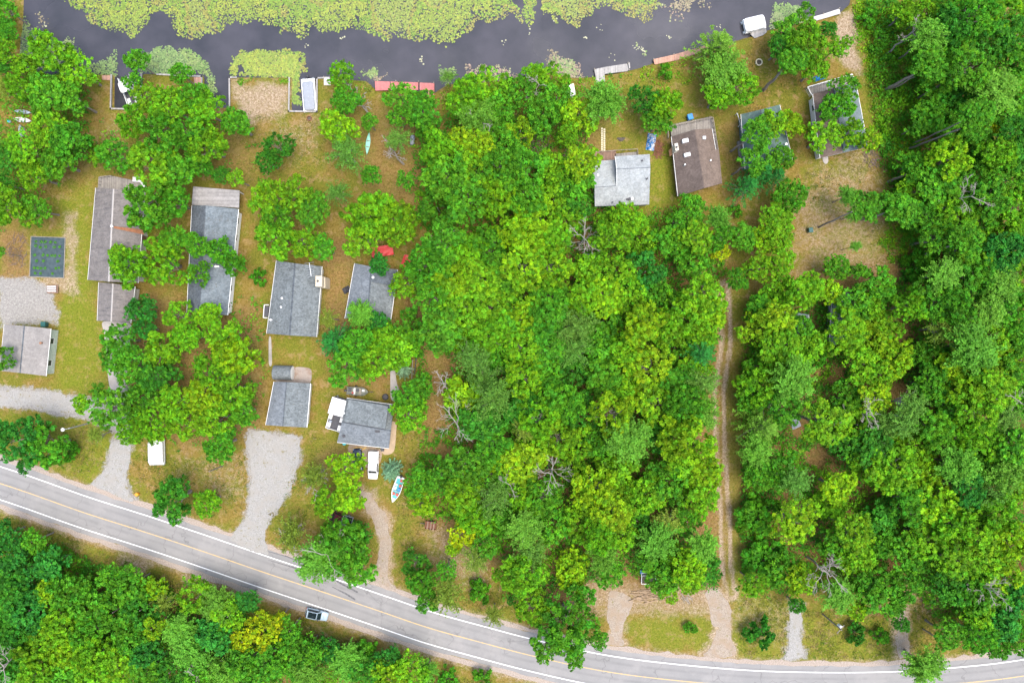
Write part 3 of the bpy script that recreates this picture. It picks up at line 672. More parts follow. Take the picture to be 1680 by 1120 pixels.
# H5 garage and shed
h, o = house('garage', 'plain grey shingled garage beside the pale gravel parking', [(449.5, 626), (509, 628.5), (503, 701), (436, 697)], [(470, 626.5), (464, 699)], 2.7, 3.7, 'slate', 'siding', 'white', ('steel', 'slate'), door=2, group='garages and sheds', cat='garage')
x0, y0 = W(448, 611.5, 1.6); x1, _ = W(478.5, 611.5, 1.6); root = thing('barrel_roof_shed', 'small grey round-roofed shed with a white end on the pinkish concrete pad', 'shed', ((x0 + x1) / 2, y0, 0), -.03, 'garages and sheds')
Lh = (x1 - x0) / 2; rr = 1.32; mb = MB(); prof = [(-rr, 0)] + [(rr * math.cos(t), 1.05 + rr * .95 * math.sin(t)) for t in np.linspace(PI, 0, 13)] + [(rr, 0)]
mb.rings([[(x, p[0] * .94, p[1] * .97) for p in prof] for x in (-Lh + .05, Lh - .05)]); mb.build('wall', M['white'], root)
prof2 = [(1.06 * rr * math.cos(t), 1.05 + rr * math.sin(t)) for t in np.linspace(PI * 1.02, -.02 * PI, 15)]; prof3 = [(p[0] * .95, 1.05 + (p[1] - 1.05) * .95) for p in prof2[::-1]]
mb = MB(); mb.rings([[(x, p[0], p[1]) for p in prof2 + prof3] for x in (-Lh, Lh)]); mb.build('roof', SH['slate'], root)
mb = MB(); mb.box(Lh + .0, 0, .95, .06, 1.2, 1.9); mb.build('door', M['trim'], root)
mb = MB(); mb.rings([[(Lh + .05 + .02 * k, p[0] * q, p[1] * q + .01) for p in prof2[1:-1]] for k, q in ((0, .99), (1, .99))]); mb.build('end_trim', M['white'], root)
# H6
h, o = house('cottage', 'two-level grey roofed house with raised upper section behind the parked cars', [(646, 664), (638, 735), (553, 725), (569, 653)], [(641, 706), (561, 692)], 2.9, 4.3, 'steel', 'siding_grey', 'trim', ('slate', 'steel'), door=1)
mb = MB(); a, b, c, d = v3((572, 655), 4.6), v3((637, 666), 4.6), v3((632, 704), 5.1), v3((564, 692), 5.1); dn = np.array([0, 0, -.25])
mb.add([a, b, c, d, a + dn, b + dn, c + dn, d + dn], [(3, 2, 1, 0), (4, 5, 6, 7), (0, 1, 5, 4), (1, 2, 6, 5), (2, 3, 7, 6), (3, 0, 4, 7)]); on(h, o, mb, 'upper_roof', SH['slate'])
ins = lambda p, q, f: p + (q - p) * f
cc = (a + b + c + d) / 4; mb = MB(); mb.prism([tuple(ins(p, cc, .06)[:2]) for p in (a, b, c, d)], 2.6, 4.5); on(h, o, mb, 'upper_wall', 'siding_grey')
mb = MB(); e = [ins(d, a, -.01), ins(c, b, -.01)]; mb.tube([tuple(d + np.array([0, 0, .02])), tuple(c + np.array([0, 0, .02]))], .07, 5); on(h, o, mb, 'upper_trim', 'dark')
mb = MB(); pbox(mb, 615.5, 706, 622.5, 709.5, 4.0, 4.35); on(h, o, mb, 'roof_box_vent', 'dark'); vent(h, o, 564, 715, 3.4, .2, 'dark'); vent(h, o, 564.5, 677.5, 3.7, .13)
# H7 saltbox in pale grey
def saltbox():
    he, sl = 2.7, 0.40
    P = lambda x, y, z: np.array(W3(x, y, z))
    root = thing('cottage', 'pale grey roofed house with taller wing beside the stepping stone yard', 'house', W3(1020, 298), 0, 'cottages along the canal'); o = np.array(W3(1020, 298))
    S0, S1 = P(976, 338.5, he), P(1065, 335.5, he); zl, zr = 4.2, 5.5
    RL0, RL1 = P(975.5, 307.5, zl), P(1011, 305, zl); RR0, RR1 = P(1012, 277.5, zr), P(1067, 275, zr); NR0, NR1 = P(1009.5, 256.5, 4.5), P(1066, 253, 4.5); NL0, NL1 = P(972, 265, 2.9), P(1011, 262, 2.9)
    Sm = S0 + (S1 - S0) * .4; RLm = P(1012, 305, zl); dn = np.array([0, 0, -.16])
    def slab(q, nm):
        q = [p - o for p in q]; mb = MB(); mb.add(q + [p + dn for p in q], [(3, 2, 1, 0), (4, 5, 6, 7), (0, 1, 5, 4), (1, 2, 6, 5), (2, 3, 7, 6), (3, 0, 4, 7)])
        if np.cross(q[1] - q[0], q[2] - q[1])[2] > 0: mb.f = [f[::-1] for f in mb.f]
        mb.build(nm, SH['pale'], root)
    slab([RL0, RLm, Sm, S0], 'roof'); slab([RR0, RR1, S1, Sm], 'roof'); slab([NL0, NL1, RLm, RL0], 'roof'); slab([NR0, NR1, RR1, RR0], 'roof')
    def wallpoly(pts, z0, z1, nm, ins_=.06):
        a = np.array([p[:2] for p in pts]); c_ = a.mean(0); a = a + (c_ - a) * ins_; mb = MB(); mb.prism([tuple(p - o[:2]) for p in a], z0, z1); mb.build(nm, M['siding_grey'], root); return [tuple(p - o[:2]) for p in a]
    w = wallpoly([NL0, RLm * .0 + NL1, Sm, S0], -.1, 2.5, 'wall', .07); w2 = wallpoly([NR0, NR1, S1, Sm], -.1, 2.5, 'wall', .06)
    wallpoly([NR0, NR1, RR1, RR0], 2.5, 4.3, 'upper_wall', .05); wallpoly([RR0, RR1, P(1066, 305, zl), RLm], 2.5, 3.9, 'upper_wall', .05)
    openings(root, w2, M['white'], 2.6, True, 2); openings(root, w, M['white'], 2.6, True, None)
    mb = MB(); mb.tube([tuple(NR0 - o + np.array([-.05, 0, .0])), tuple(RR0 - o + np.array([-.05, 0, 0])), tuple(RLm - o + np.array([-.05, 0, .0]))], .07, 5); mb.build('rake_trim', M['trim'], root)
    for q in ((RL0, RLm), (RR0, RR1)):
        mb = MB(); mb.tube([tuple(p - o + np.array([0, 0, .01])) for p in q], .06, 5); mb.build('ridge_cap', SH['steel'], root)
    for x, y, z, r, m_ in ((981, 287.5, 3.5, .15, 'white'), (975.5, 275, 3.2, .1, 'dark'), (1053.5, 263.5, 4.9, .12, 'dark'), (1062, 293, 4.9, .12, 'dark'), (1033, 326.5, 3.3, .2, 'dark'), (1037, 326, 3.3, .2, 'white'), (1005, 332, 3.0, .1, 'dark'), (1017, 330.5, 3., .1, 'dark'), (1029, 327, 3.2, .12, 'dark')): vent(root, o, x, y, z, r, m_, .25)
    mb = MB(); pprism(mb, [(974, 249), (1010, 246), (1012, 263), (975, 266)], 0, .6); on(root, o, mb, 'deck', 'deck_brown')
    mb = MB()
    for a, b in (((975, 249), (1046, 244.5)), ((1046, 244.5), (1047, 254)), ((975, 249), (974, 263))):
        A, B = W(*a, 1.5), W(*b, 1.5); mb.tube([(A[0], A[1], 1.5), (B[0], B[1], 1.5)], .06, 5); k = 6
        for j in range(k + 1): x, y = A[0] + (B[0] - A[0]) * j / k, A[1] + (B[1] - A[1]) * j / k; mb.tube([(x, y, .3), (x, y, 1.5)], .05, 5)
    on(root, o, mb, 'railing', 'timber')
    mb = MB(); pprism(mb, [(1009, 252.5), (1045, 249), (1046, 256), (1010, 259)], 0, .6); on(root, o, mb, 'deck', 'deck_grey')
    return root
saltbox()
# H8 brown roof
h, o = house('cottage', 'dark brown roofed house with two skylights and a grey wooden deck', [(1102, 224), (1168, 211), (1184, 301), (1112.5, 322)], [(1141, 212.5), (1156.5, 308.5)], 2.9, 4.9, 'brown', 'siding_brown', 'trim', ('brown', 'brown_light'), door=1, cap=SH['brown_light'])  # right slope painted lighter than the left, light from the east put into colour
for pts in ([(1119.5, 228.5), (1129, 226.5), (1130, 232.5), (1120.5, 234.5)], [(1122.5, 252), (1132, 249.5), (1133.5, 255), (1124, 257.5)]):
    z = 4.25; mb = MB(); mb.prism([W(x, y, z + .12) for x, y in pts], z - .7, z + .10); s = on(h, o, mb, 'skylight', 'white')
    c_ = (sum(p[0] for p in pts) / 4, sum(p[1] for p in pts) / 4); mb = MB(); mb.prism([W(x + (c_[0] - x) * .22, y + (c_[1] - y) * .22, z + .14) for x, y in pts], z - .2, z + .13); on(s, (0, 0), mb, 'pane', 'sky_pane'); s.children[0].location = (-o[0], -o[1], 0)
mb = MB(); pprism(mb, [(1106.5, 236), (1112, 234.5), (1114, 246), (1108.5, 247.5)], 2.6, 4.9); c1 = on(h, o, mb, 'chimney', plain('pale chimney cap', (.55, .50, .40), .8))
mb = MB(); x, y = W(1110.5, 241, 5.2); mb.cyl(x, y, 4.9, 5.15, .2, 10); on(h, o, mb, 'chimney_flue', 'dark')
mb = MB(); a, b, c, d, e = v3((1097, 247), 2.3), v3((1104, 240), 3.0), v3((1108, 249), 3.0), v3((1099, 257), 2.3), v3((1107, 252), 2.4); mb.add([a, b, c, d], [(0, 1, 2, 3)][::-1]); mb.add([p - np.array([0, 0, .12]) for p in (a, b, c, d)], [(0, 1, 2, 3)]); on(h, o, mb, 'porch_roof', plain('tan brown roof boards', (.20, .105, .05), .8, .25, 3))
mb = MB(); a, b, c, d = v3((1151, 249.5), 4.05), v3((1179.5, 245), 3.1), v3((1185, 301), 3.0), v3((1159, 305), 4.1); dn = np.array([0, 0, -.12]); mb.add([a, b, c, d, a + dn, b + dn, c + dn, d + dn], [(3, 2, 1, 0), (4, 5, 6, 7), (0, 1, 5, 4), (1, 2, 6, 5), (2, 3, 7, 6), (3, 0, 4, 7)]); on(h, o, mb, 'side_roof', SH['brown_light'])
mb = MB(); x, y = W(1155.5, 226, 4.4); mb.box(x, y, 4.2, .6, .6, .5); on(h, o, mb, 'roof_box_vent', 'alu')
for q in ((1124, 270, 4.3), (1166, 263, 3.9)): vent(h, o, q[0], q[1], q[2], .1)
mb = MB(); pprism(mb, [(1099, 205), (1168, 191), (1179, 246), (1169, 249), (1164, 213), (1102, 226)], .2, .75); on(h, o, mb, 'deck', 'deck_grey')
mb = MB(); pts = [(1097, 226), (1096, 208), (1170, 192.5), (1178.5, 246)]
for a, b in zip(pts[:-1], pts[1:]):
    A, B = W(*a, 1.7), W(*b, 1.7); mb.tube([(A[0], A[1], 1.7), (B[0], B[1], 1.7)], .075, 5); mb.tube([(A[0], A[1], 1.2), (B[0], B[1], 1.2)], .05, 5); k = 7
    for j in range(k + 1): x, y = A[0] + (B[0] - A[0]) * j / k, A[1] + (B[1] - A[1]) * j / k; mb.tube([(x, y, .1), (x, y, 1.7)], .06, 5)
on(h, o, mb, 'railing', 'timber')
# H9
h, o = house('cottage', 'teal-grey roofed house under trees between the brown roof and the pale blue roof', [(1216, 187.5), (1279, 172), (1300, 262), (1223, 278)], [(1248, 180), (1263, 270)], 2.9, 4.4, 'teal', 'siding_teal', 'trim', door=3)
vent(h, o, 1290, 236.5, 3.6, .16); vent(h, o, 1257, 239, 4.3, .1, 'dark')
mb = MB(); a, b = W(1209.5, 186, 1.2), W(1215, 204.5, 1.2); mb.tube([(*a, 1.2), (*b, 1.2)], .09, 6); mb.tube([(*a, 0), (*a, 1.2)], .08, 6); mb.tube([(*b, 0), (*b, 1.2)], .12, 6); on(h, o, mb, 'railing', 'trim')
mb = MB(); pprism(mb, [(1210, 232), (1218, 230), (1222, 262), (1214, 264)], 0, .5); on(h, o, mb, 'side_deck', 'deck_grey')
# H10
h, o = house('cottage', 'pale blue-grey roofed house with a white railed lakeside deck under a spreading tree', [(1334, 154), (1404, 135), (1424, 241), (1346, 259.5)], [(1368, 145), (1384, 250)], 2.9, 4.3, 'bluish', 'white', 'white', ('brown_light', 'bluish'), door=3)
h.children[0].data.materials[0] = SH['taupe']
mb = MB(); pprism(mb, [(1325, 143), (1398, 122), (1404, 136), (1334, 155)], .2, .6); on(h, o, mb, 'deck', 'deck_grey')
mb = MB(); pts = [(1332, 156), (1325, 143), (1398, 122), (1403, 134)]
for a, b in zip(pts[:-1], pts[1:]):
    A, B = W(*a, 1.6), W(*b, 1.6); mb.tube([(A[0], A[1], 1.6), (B[0], B[1], 1.6)], .1, 5); k = 7
    for j in range(k + 1): x, y = A[0] + (B[0] - A[0]) * j / k, A[1] + (B[1] - A[1]) * j / k; mb.tube([(x, y, .5), (x, y, 1.6)], .06, 5)
on(h, o, mb, 'railing', 'white')
# H11 shed
h, o = house('shed', 'taupe roofed shed with pale green wall beside the lawn and gravel yard', [(7, 532), (83, 539), (75, 616.5), (-1, 608)], [(39.6, 534.5), (32.5, 611.5)], 2.7, 4.1, 'taupe', 'siding_green', 'trim', group='garages and sheds', cat='shed', door=0, inset=.3)
mb = MB(); x, y = W(66, 562.5, 3.6); mb.cyl(x, y, 2.8, 3.5, .14, 10); mb.cyl(x, y, 3.5, 3.6, .22, 10); on(h, o, mb, 'roof_vent', plain('rusty vent', (.25, .12, .06), .8))
# hidden roofs in the eastern trees
house('cottage', 'larger slate blue roof almost hidden by trees in the eastern wood', [(1366, 478), (1428, 485), (1424, 560), (1361, 566)], [(1398, 480), (1392, 563)], 2.7, 4.0, 'bluish', 'siding_grey', door=2, group='cottages hidden in the wood')
house('cabin', 'smaller slate blue roof almost hidden by trees left of the larger one', [(1288, 511), (1327, 516), (1324, 577), (1284, 573)], [(1308, 513), (1303, 575)], 2.6, 3.6, 'bluish', 'siding_grey', door=2, group='cottages hidden in the wood')
house('cabin', 'tiny white roofed shed peeking out of the central wood', [(960, 416), (982, 419), (980, 437), (958, 434)], [(971, 417), (969, 436)], 2.2, 2.8, 'pale', 'white', door=2, group='cottages hidden in the wood', cat='shed', win=False)

# ---------------------------------------------------------------- vehicles
def ring(x, hw, z0, z1, n=14, p=4.):
    zc, hz = (z0 + z1) / 2, (z1 - z0) / 2; out = []
    for k in range(n):
        t = 2 * PI * k / n; c, s = math.cos(t), math.sin(t)
        out.append((x, hw * math.copysign(abs(c) ** (2 / p), c), zc + hz * math.copysign(abs(s) ** (2 / p), s)))
    return out
def frustum_glass(root, b, t, names, mat):
    """b,t: (x0,x1,halfw,z) bottom and top of the cabin"""
    def P(x, y, z): return np.array([x, y, z])
    B = [P(b[0], -b[2], b[3]), P(b[1], -b[2], b[3]), P(b[1], b[2], b[3]), P(b[0], b[2], b[3])]; T = [P(t[0], -t[2], t[3]), P(t[1], -t[2], t[3]), P(t[1], t[2], t[3]), P(t[0], t[2], t[3])]
    mp = {'windshield': (1, 2), 'rear_window': (3, 0), 'side_window': (0, 1), 'side_window2': (2, 3)}
    for nm in names:
        i, j = mp[nm]; q = [B[i], B[j], T[j], T[i]]; n = np.cross(q[1] - q[0], q[3] - q[0]); n /= np.linalg.norm(n); f = lambda u, v: (q[0] * (1 - u) + q[1] * u) * (1 - v) + (q[3] * (1 - u) + q[2] * u) * v + n * .012
        mb = MB(); mb.quad(*[tuple(f(u, v)) for u, v in ((.07, .10), (.93, .10), (.93, .90), (.07, .90))]); mb.build(nm.replace('2', ''), M[mat], root)
def wheels(root, Lc, w, wb, r=.34, wd=.22):
    for sx in (-1, 1):
        for sy in (-1, 1):
            mb = MB(); x, y = sx * wb / 2, sy * (w / 2 - wd / 2 - .01)
            mb.rings([[(x + r * math.cos(t), y + dy, r + r * math.sin(t)) for t in np.linspace(0, 2 * PI, 17)[:-1]] for dy in (-wd / 2, wd / 2)]); wl = mb.build('wheel', M['black'], root)
            mb = MB(); q = r * .62; mb.rings([[(x + q * math.cos(t), y + dy, r + q * math.sin(t)) for t in np.linspace(0, 2 * PI, 13)[:-1]] for dy in ((wd / 2 - .03) * sy, (wd / 2 + .012) * sy)]); mb.build('rim', M['alu'], wl)
def lights(root, xf, xr, w, z, zr=None):
    for s in (-1, 1):
        mb = MB(); mb.box(xf, s * (w / 2 - .26), z, .12, .36, .16); mb.build('headlight', M['sky_pane'], root)
        mb = MB(); mb.box(xr, s * (w / 2 - .18), zr or z + .1, .10, .22, .22); mb.build('tail_light', M['redseat'], root)
        mb = MB(); mb.box(xf - 1.55, s * (w / 2 + .09), 1.08, .16, .2, .14); mb.build('mirror', M['dark'], root)
def car(name, label, px, py, ang, Lc, w, paint, style='suv', group=None, roof_dark=False):
    x, y = W(px, py, .8); root = thing(name, label, {'suv': 'car', 'sedan': 'car'}.get(style, 'pickup truck'), (x, y, .012), ang, group); h = Lc / 2; W2 = w / 2
    if style in ('suv', 'sedan'):
        hood = 1.0; mb = MB()
        mb.rings([ring(-h, W2 * .78, .45, .85), ring(-h + .1, W2 * .9, .34, 1.0), ring(-h + .5, W2 * .98, .28, 1.04), ring(0, W2, .26, 1.05), ring(h - 1.2, W2 * .99, .27, 1.02), ring(h - .45, W2 * .94, .3, .93), ring(h - .12, W2 * .82, .36, .82), ring(h, W2 * .62, .45, .7)])
        mb.build('body', M[paint], root, True)
        b0 = -h + (.12 if style == 'suv' else .75); b = (b0, h - 1.15, W2 * .93, 1.0); t = (b0 + (.35 if style == 'suv' else .65), h - 2.0, W2 * .74, 1.66 if style == 'suv' else 1.45)
        mb = MB(); mb.rings([[(b[0], -b[2], b[3]), (b[1], -b[2] * .94, b[3]), (b[1], 0, b[3]), (b[1], b[2] * .94, b[3]), (b[0], b[2], b[3])], [(t[0], -t[2], t[3] - .03), (t[1], -t[2] * .95, t[3] - .03), (t[1], 0, t[3]), (t[1], t[2] * .95, t[3] - .03), (t[0], t[2], t[3] - .03)]]); mb.build('cabin', M[paint], root)
        frustum_glass(root, b, t, ('windshield', 'rear_window', 'side_window', 'side_window2'), 'carglass')
        if roof_dark: mb = MB(); mb.box((t[0] + t[1]) / 2 + .12, 0, t[3] + .01, (t[1] - t[0]) * .86, t[2] * 1.62, .03); mb.build('sunroof', M['carglass'], root)
        if style == 'suv':
            for s in (-1, 1): mb = MB(); mb.tube([(t[0] + .2, s * t[2] * .97, t[3] + .05), (t[1] - .15, s * t[2] * .95, t[3] + .05)], .03, 5); mb.build('roof_rail', M['silver' if paint == 'silver' else 'dark'], root)
        lights(root, h - .16, -h + .06, w, .72); wheels(root, Lc, w, Lc * .58)
        mb = MB(); mb.box(h - .75, 0, .985, .02, w * .6, .02); mb.build('hood_seam', M['dark'], root)
    else:
        mb = MB(); mb.rings([ring(-h, W2 * .93, .45, 1.0, 14, 6), ring(-h + .1, W2, .38, 1.1, 14, 6), ring(h - 1.5, W2, .36, 1.1, 14, 5), ring(h - .45, W2 * .95, .38, 1.02, 14, 5), ring(h - .1, W2 * .85, .42, .9), ring(h, W2 * .7, .5, .78)])
        if style == 'topper':
            mb.build('body', M[paint], root, True); c0 = -h + 2.25
            mb = MB(); mb.rings([[(-h + .02, -W2 * .97, 1.05), (c0 - .12, -W2 * .97, 1.05), (c0 - .12, W2 * .97, 1.05), (-h + .02, W2 * .97, 1.05)], [(-h + .12, -W2 * .84, 1.72), (c0 - .16, -W2 * .86, 1.74), (c0 - .16, W2 * .86, 1.74), (-h + .12, W2 * .84, 1.72)]]); tp = mb.build('bed_topper', M[paint], root)
            mb = MB(); mb.box(-h + .045, 0, 1.4, .03, w * .7, .4); mb.build('rear_window', M['carglass'], tp)
        else:
            # open bed: body only forward of the bed, plus bed walls and floor
            mb = MB(); c0 = -h + 2.0; mb.rings([ring(c0, W2, .38, 1.1, 14, 6), ring(h - 1.5, W2, .36, 1.1, 14, 5), ring(h - .45, W2 * .95, .38, 1.02, 14, 5), ring(h - .1, W2 * .85, .42, .9), ring(h, W2 * .7, .5, .78)]); mb.build('body', M[paint], root, True)
            mb = MB(); mb.box(-h + 1.0, 0, .62, 2.0, w * .96, .12)
            for s in (-1, 1): mb.box(-h + 1.0, s * (W2 - .06), .84, 2.0, .1, .56)
            mb.box(-h + .05, 0, .84, .1, w - .22, .56); mb.box(c0 - .05, 0, .84, .1, w - .22, .56); mb.build('truck_bed', M['alu'], root)
            mb = MB(); mb.box(-h + 1.0, 0, .69, 1.78, w - .26, .02); mb.build('bed_liner', M['black'], root)
        b = (c0 + .02, h - 1.15, W2 * .95, 1.06); t = (c0 + .12, h - 1.85, W2 * .8, 1.76)
        mb = MB(); mb.rings([[(b[0], -b[2], b[3]), (b[1], -b[2] * .95, b[3]), (b[1], 0, b[3]), (b[1], b[2] * .95, b[3]), (b[0], b[2], b[3])], [(t[0], -t[2], t[3]), (t[1], -t[2], t[3]), (t[1], 0, t[3] + .02), (t[1], t[2], t[3]), (t[0], t[2], t[3])]]); mb.build('cabin', M[paint], root)
        frustum_glass(root, b, t, ('windshield', 'side_window', 'side_window2') + (() if style == 'topper' else ('rear_window',)), 'carglass')
        lights(root, h - .14, -h + .0, w, .78, .85); wheels(root, Lc, w, Lc * .6, .38, .25)
    return root
car('parked_car', 'silver blue car with dark glass roof standing on the verge below the road', 519.5, 1007.5, -.235, 4.4, 1.85, 'silver', 'suv', 'parked vehicles', True)
car('parked_car', 'dark navy car parked beside the white pickup', 587, 754.5, -PI / 2 + .09 + PI, 4.5, 1.8, 'navy', 'sedan', 'parked vehicles')
car('pickup_truck', 'white pickup with matching bed topper parked below the two-level roof', 612.5, 762, -PI / 2 - .04, 5.6, 2.0, 'carwhite', 'topper', 'parked vehicles')
tr = car('pickup_truck', 'red pickup with an open loaded bed half hidden under the bright tree', 557, 849.5, PI - .36 + .06, 5.2, 1.95, 'redpaint', 'open', 'parked vehicles')
def free(name, label, cat, px, py, z, fn, group=None, ang=0):
    x, y = W(px, py, z); root = thing(name, label, cat, (x, y, 0), ang, group); fn(root); return root
mb = MB(); r = np.random.RandomState(8); x0, y0 = W(563, 852.5, 1.)
for k in range(5): mb.box(x0 + (r.rand() - .5) * 1.2, y0 + (r.rand() - .5) * .9, .72 + .012 + .14, .3 + .4 * r.rand(), .25 + .3 * r.rand(), .28, r.rand() * 3)
tag(mb.build('scrap_load', plain('dark blue metal scrap', (.07, .09, .14), .5, .5, 4)), 'pile of dark blue scrap lying in the open truck bed', 'scrap')

# ---------------------------------------------------------------- boats
def outline(Lb, w, n=12, bow=.45, stern=.85, p=1.6):
    """half-widths along x: pointed at +x, transom at -x"""
    xs = np.linspace(-Lb / 2, Lb / 2, n); t = (xs + Lb / 2) / Lb
    hw = np.where(t < 1 - bow, w / 2 * (stern + (1 - stern) * np.clip(t / max(.01, (1 - bow)), 0, 1) ** .6), w / 2 * (1 - ((t - (1 - bow)) / bow) ** p)); return xs, np.maximum(hw, .02)
def hull(root, Lb, w, z0, zg, mat, inner, bow=.45, p=1.6, floor=.35, double=False):
    xs, hw = outline(Lb, w, 14, bow, .85, p)
    if double: hw = w / 2 * np.maximum(.02, 1 - np.abs(2 * xs / Lb) ** 2.0)
    sec = []
    for x, h_ in zip(xs, hw):
        lift = .18 * max(0, x / (Lb / 2)) ** 3
        sec.append([(x, -h_, zg + lift), (x, -h_ * .82, z0 + (zg - z0) * .3 + lift), (x, 0, z0 + lift), (x, h_ * .82, z0 + (zg - z0) * .3 + lift), (x, h_, zg + lift),
                    (x, max(.01, h_ - .09), zg + lift), (x, max(.008, h_ * .8 - .06), z0 + floor + lift), (x, 0, z0 + floor - .02 + lift), (x, -max(.008, h_ * .8 - .06), z0 + floor + lift), (x, -max(.01, h_ - .09), zg + lift)])
    mb = MB(); mb.rings(sec); mb.build('hull', M[mat], root)
    mb = MB(); f = [[(x, -h_ * .8 + .05, z0 + floor + .03 + .18 * max(0, x / (Lb / 2)) ** 3), (x, h_ * .8 - .05, z0 + floor + .03 + .18 * max(0, x / (Lb / 2)) ** 3)] for x, h_ in zip(xs[1:-2], hw[1:-2]) if h_ > .15]
    mb.rings(f, cap=False, closed=False); mb.f = [q[::-1] for q in mb.f]; mb.build('floor', M[inner], root)
def bx(root, name, mat, *a): mb = MB(); mb.box(*a); return mb.build(name, M[mat], root)
def outboard(root, x, z, mat='dark'):
    mb = MB(); mb.rings([ring(x - .35, .16, z, z + .45, 10), ring(x, .22, z - .05, z + .5, 10), ring(x + .2, .14, z + .05, z + .4, 10)]); mo = mb.build('outboard_motor', M[mat], root, True)
    bx(mo, 'leg', mat, x - .1, 0, z - .45, .18, .12, .8)
def pontoon(label, px, py, ang, Lb, w, zb, top, group, extras=None, name='pontoon_boat', motor=True):
    x, y = W(px, py, zb + 1.0); root = thing(name, label, 'boat', (x, y, zb), ang, group)
    for s in (-1, 1):
        mb = MB(); q = s * (w / 2 - .38); mb.rings([[(xx, q + r_ * math.cos(t), .05 + r_ * math.sin(t)) for t in np.linspace(0, 2 * PI, 11)[:-1]] for xx, r_ in ((-Lb / 2, .28), (Lb / 2 - .8, .30), (Lb / 2 - .3, .2), (Lb / 2, .04))]); mb.build('pontoon', M['alu'], root, True)
    bx(root, 'deck', 'white' if top != 'open' else 'dark', 0, 0, .38, Lb - .5, w, .1)
    if motor: outboard(root, -Lb / 2 - .15, .35)
    if extras: extras(root, Lb, w)
    return root
def dome(root, name, mat, x0, x1, w, z0, z1, n=9):
    """rounded-rectangle cover with a crown"""
    mb = MB(); rs = []
    for k, (f, z) in enumerate(((1, z0), (1, z0 + (z1 - z0) * .45), (.93, z0 + (z1 - z0) * .78), (.72, z0 + (z1 - z0) * .95), (.05, z1))):
        cx, hx, hy = (x0 + x1) / 2, (x1 - x0) / 2 * f, w / 2 * f; rr = min(hx, hy) * .45; pts = []
        for a, (sx, sy) in enumerate(((1, 1), (-1, 1), (-1, -1), (1, -1))):
            for t in np.linspace(a * PI / 2, (a + 1) * PI / 2, 5): pts.append((cx + sx * (hx - rr) + rr * math.cos(t), sy * (hy - rr) + rr * math.sin(t), z))
        rs.append(pts)
    mb.rings(rs); return mb.build(name, M[mat], root, True)
WZB = -.38
def cover_boat(root, Lb, w):
    bx(root, 'fence', 'white', 0, 0, .6, Lb - .9, w - .05, .36)
    dome(root, 'cover', 'cover', -Lb / 2 + .95, Lb / 2 - .45, w - .42, .76, 1.15)
    for k in range(4):
        mb = MB(); mb.cyl(-Lb / 2 + 1.9 + k * 1.05, 0, 1.1, 1.2, .07, 8); mb.build('cover_pole_cap', M['alu'], root)
pontoon('grey covered pontoon boat moored inside the timber-walled slip', 506, 155, -PI / 2 + .085, 7.0, 2.6, WZB, 'cov', 'boats', cover_boat)
def open_white(root, Lb, w):
    bx(root, 'fence', 'white', 0, w / 2 - .08, .75, Lb - 1, .08, .6); bx(root, 'fence', 'white', 0, -w / 2 + .08, .75, Lb - 1, .08, .6)
    for xx, yy, a, b in ((-2, .7, 1.4, .6), (-2, -.7, 1.4, .6), (1.8, .7, 1.5, .6), (1.8, -.7, 1.5, .6)): bx(root, 'seat', 'seat', xx, yy, .62, a, b, .42)
    dome(root, 'bimini', 'white', -.6, 1.6, w - .3, 2.0, 2.2)
    for xx in (-.5, 1.5):
        for s in (-1, 1): mb = MB(); mb.tube([(xx, s * (w / 2 - .2), .4), (xx, s * (w / 2 - .3), 2.05)], .03, 5); mb.build('bimini_pole', M['alu'], root)
    bx(root, 'console', 'white', .2, -.6, .8, .6, .6, .8)
pontoon('white pontoon boat half hidden by leaves in the left slip', 211, 149, PI / 2 + .35, 7.0, 2.5, WZB, 'open', 'boats', open_white)
def cover_boat2(root, Lb, w):
    bx(root, 'fence', 'white', 0, 0, .62, Lb - .6, w - .04, .4)
    dome(root, 'cover', 'cover_white', -Lb / 2 + .2, Lb / 2 - .25, w - .05, .82, 1.35)
pontoon('white covered pontoon boat moored beside the small grey dock', 1238.5, 38.5, .235, 4.6, 2.7, WZB, 'cov', 'boats', cover_boat2, motor=False)
def shrink(root, Lb, w):
    bx(root, 'fence', 'white', 0, 0, .66, Lb - .5, w - .02, .46); dome(root, 'cover', 'cover_white', -Lb / 2 + .15, Lb / 2 - .3, w + .02, .88, 1.7)
    for s in (-1, 1):
        for xx in (-1.3, 1.3): bx(root, 'blocking', 'timber', xx, s * .8, -.35, .3, .3, .3)
pontoon('white shrink-wrapped pontoon boat stored on the dry lot above the road', 256, 742, -PI / 2 + .02, 5.3, 2.75, .5, 'cov', 'boats', shrink, motor=False)
def party(root, Lb, w):
    bx(root, 'canopy', 'white', 1.55, 0, 2.3, 3.2, w + .05, .1); bx(root, 'canopy_slot', 'dark', 1.75, -.25, 2.36, .9, .1, .03)
    for xx in (.1, 3.0):
        for s in (-1, 1): mb = MB(); mb.tube([(xx, s * (w / 2 - .1), .4), (xx, s * (w / 2 - .1), 2.25)], .035, 5); mb.build('canopy_post', M['alu'], root)
    for s in (-1, 1): bx(root, 'fence', 'white', 0, s * (w / 2 - .04), .72, Lb - .7, .07, .6)
    bx(root, 'fence', 'white', -Lb / 2 + .3, 0, .72, .07, w, .6)
    for xx, yy, a, b in ((-.75, 1.08, 1.1, .58), (-2.45, 1.02, .9, .7), (-.95, -1.08, .9, .56), (-2.5, -1.08, 1.0, .56)): bx(root, 'seat', 'seat', xx, yy, .66, a, b, .45)
    bx(root, 'console', 'cover', -1.7, .85, .75, .4, .5, .6)
pontoon('white pontoon boat with hard canopy and black deck parked against the two-level house', 553, 679, PI / 2 - .28, 6.9, 2.9, .45, 'open', 'boats', party, motor=False)
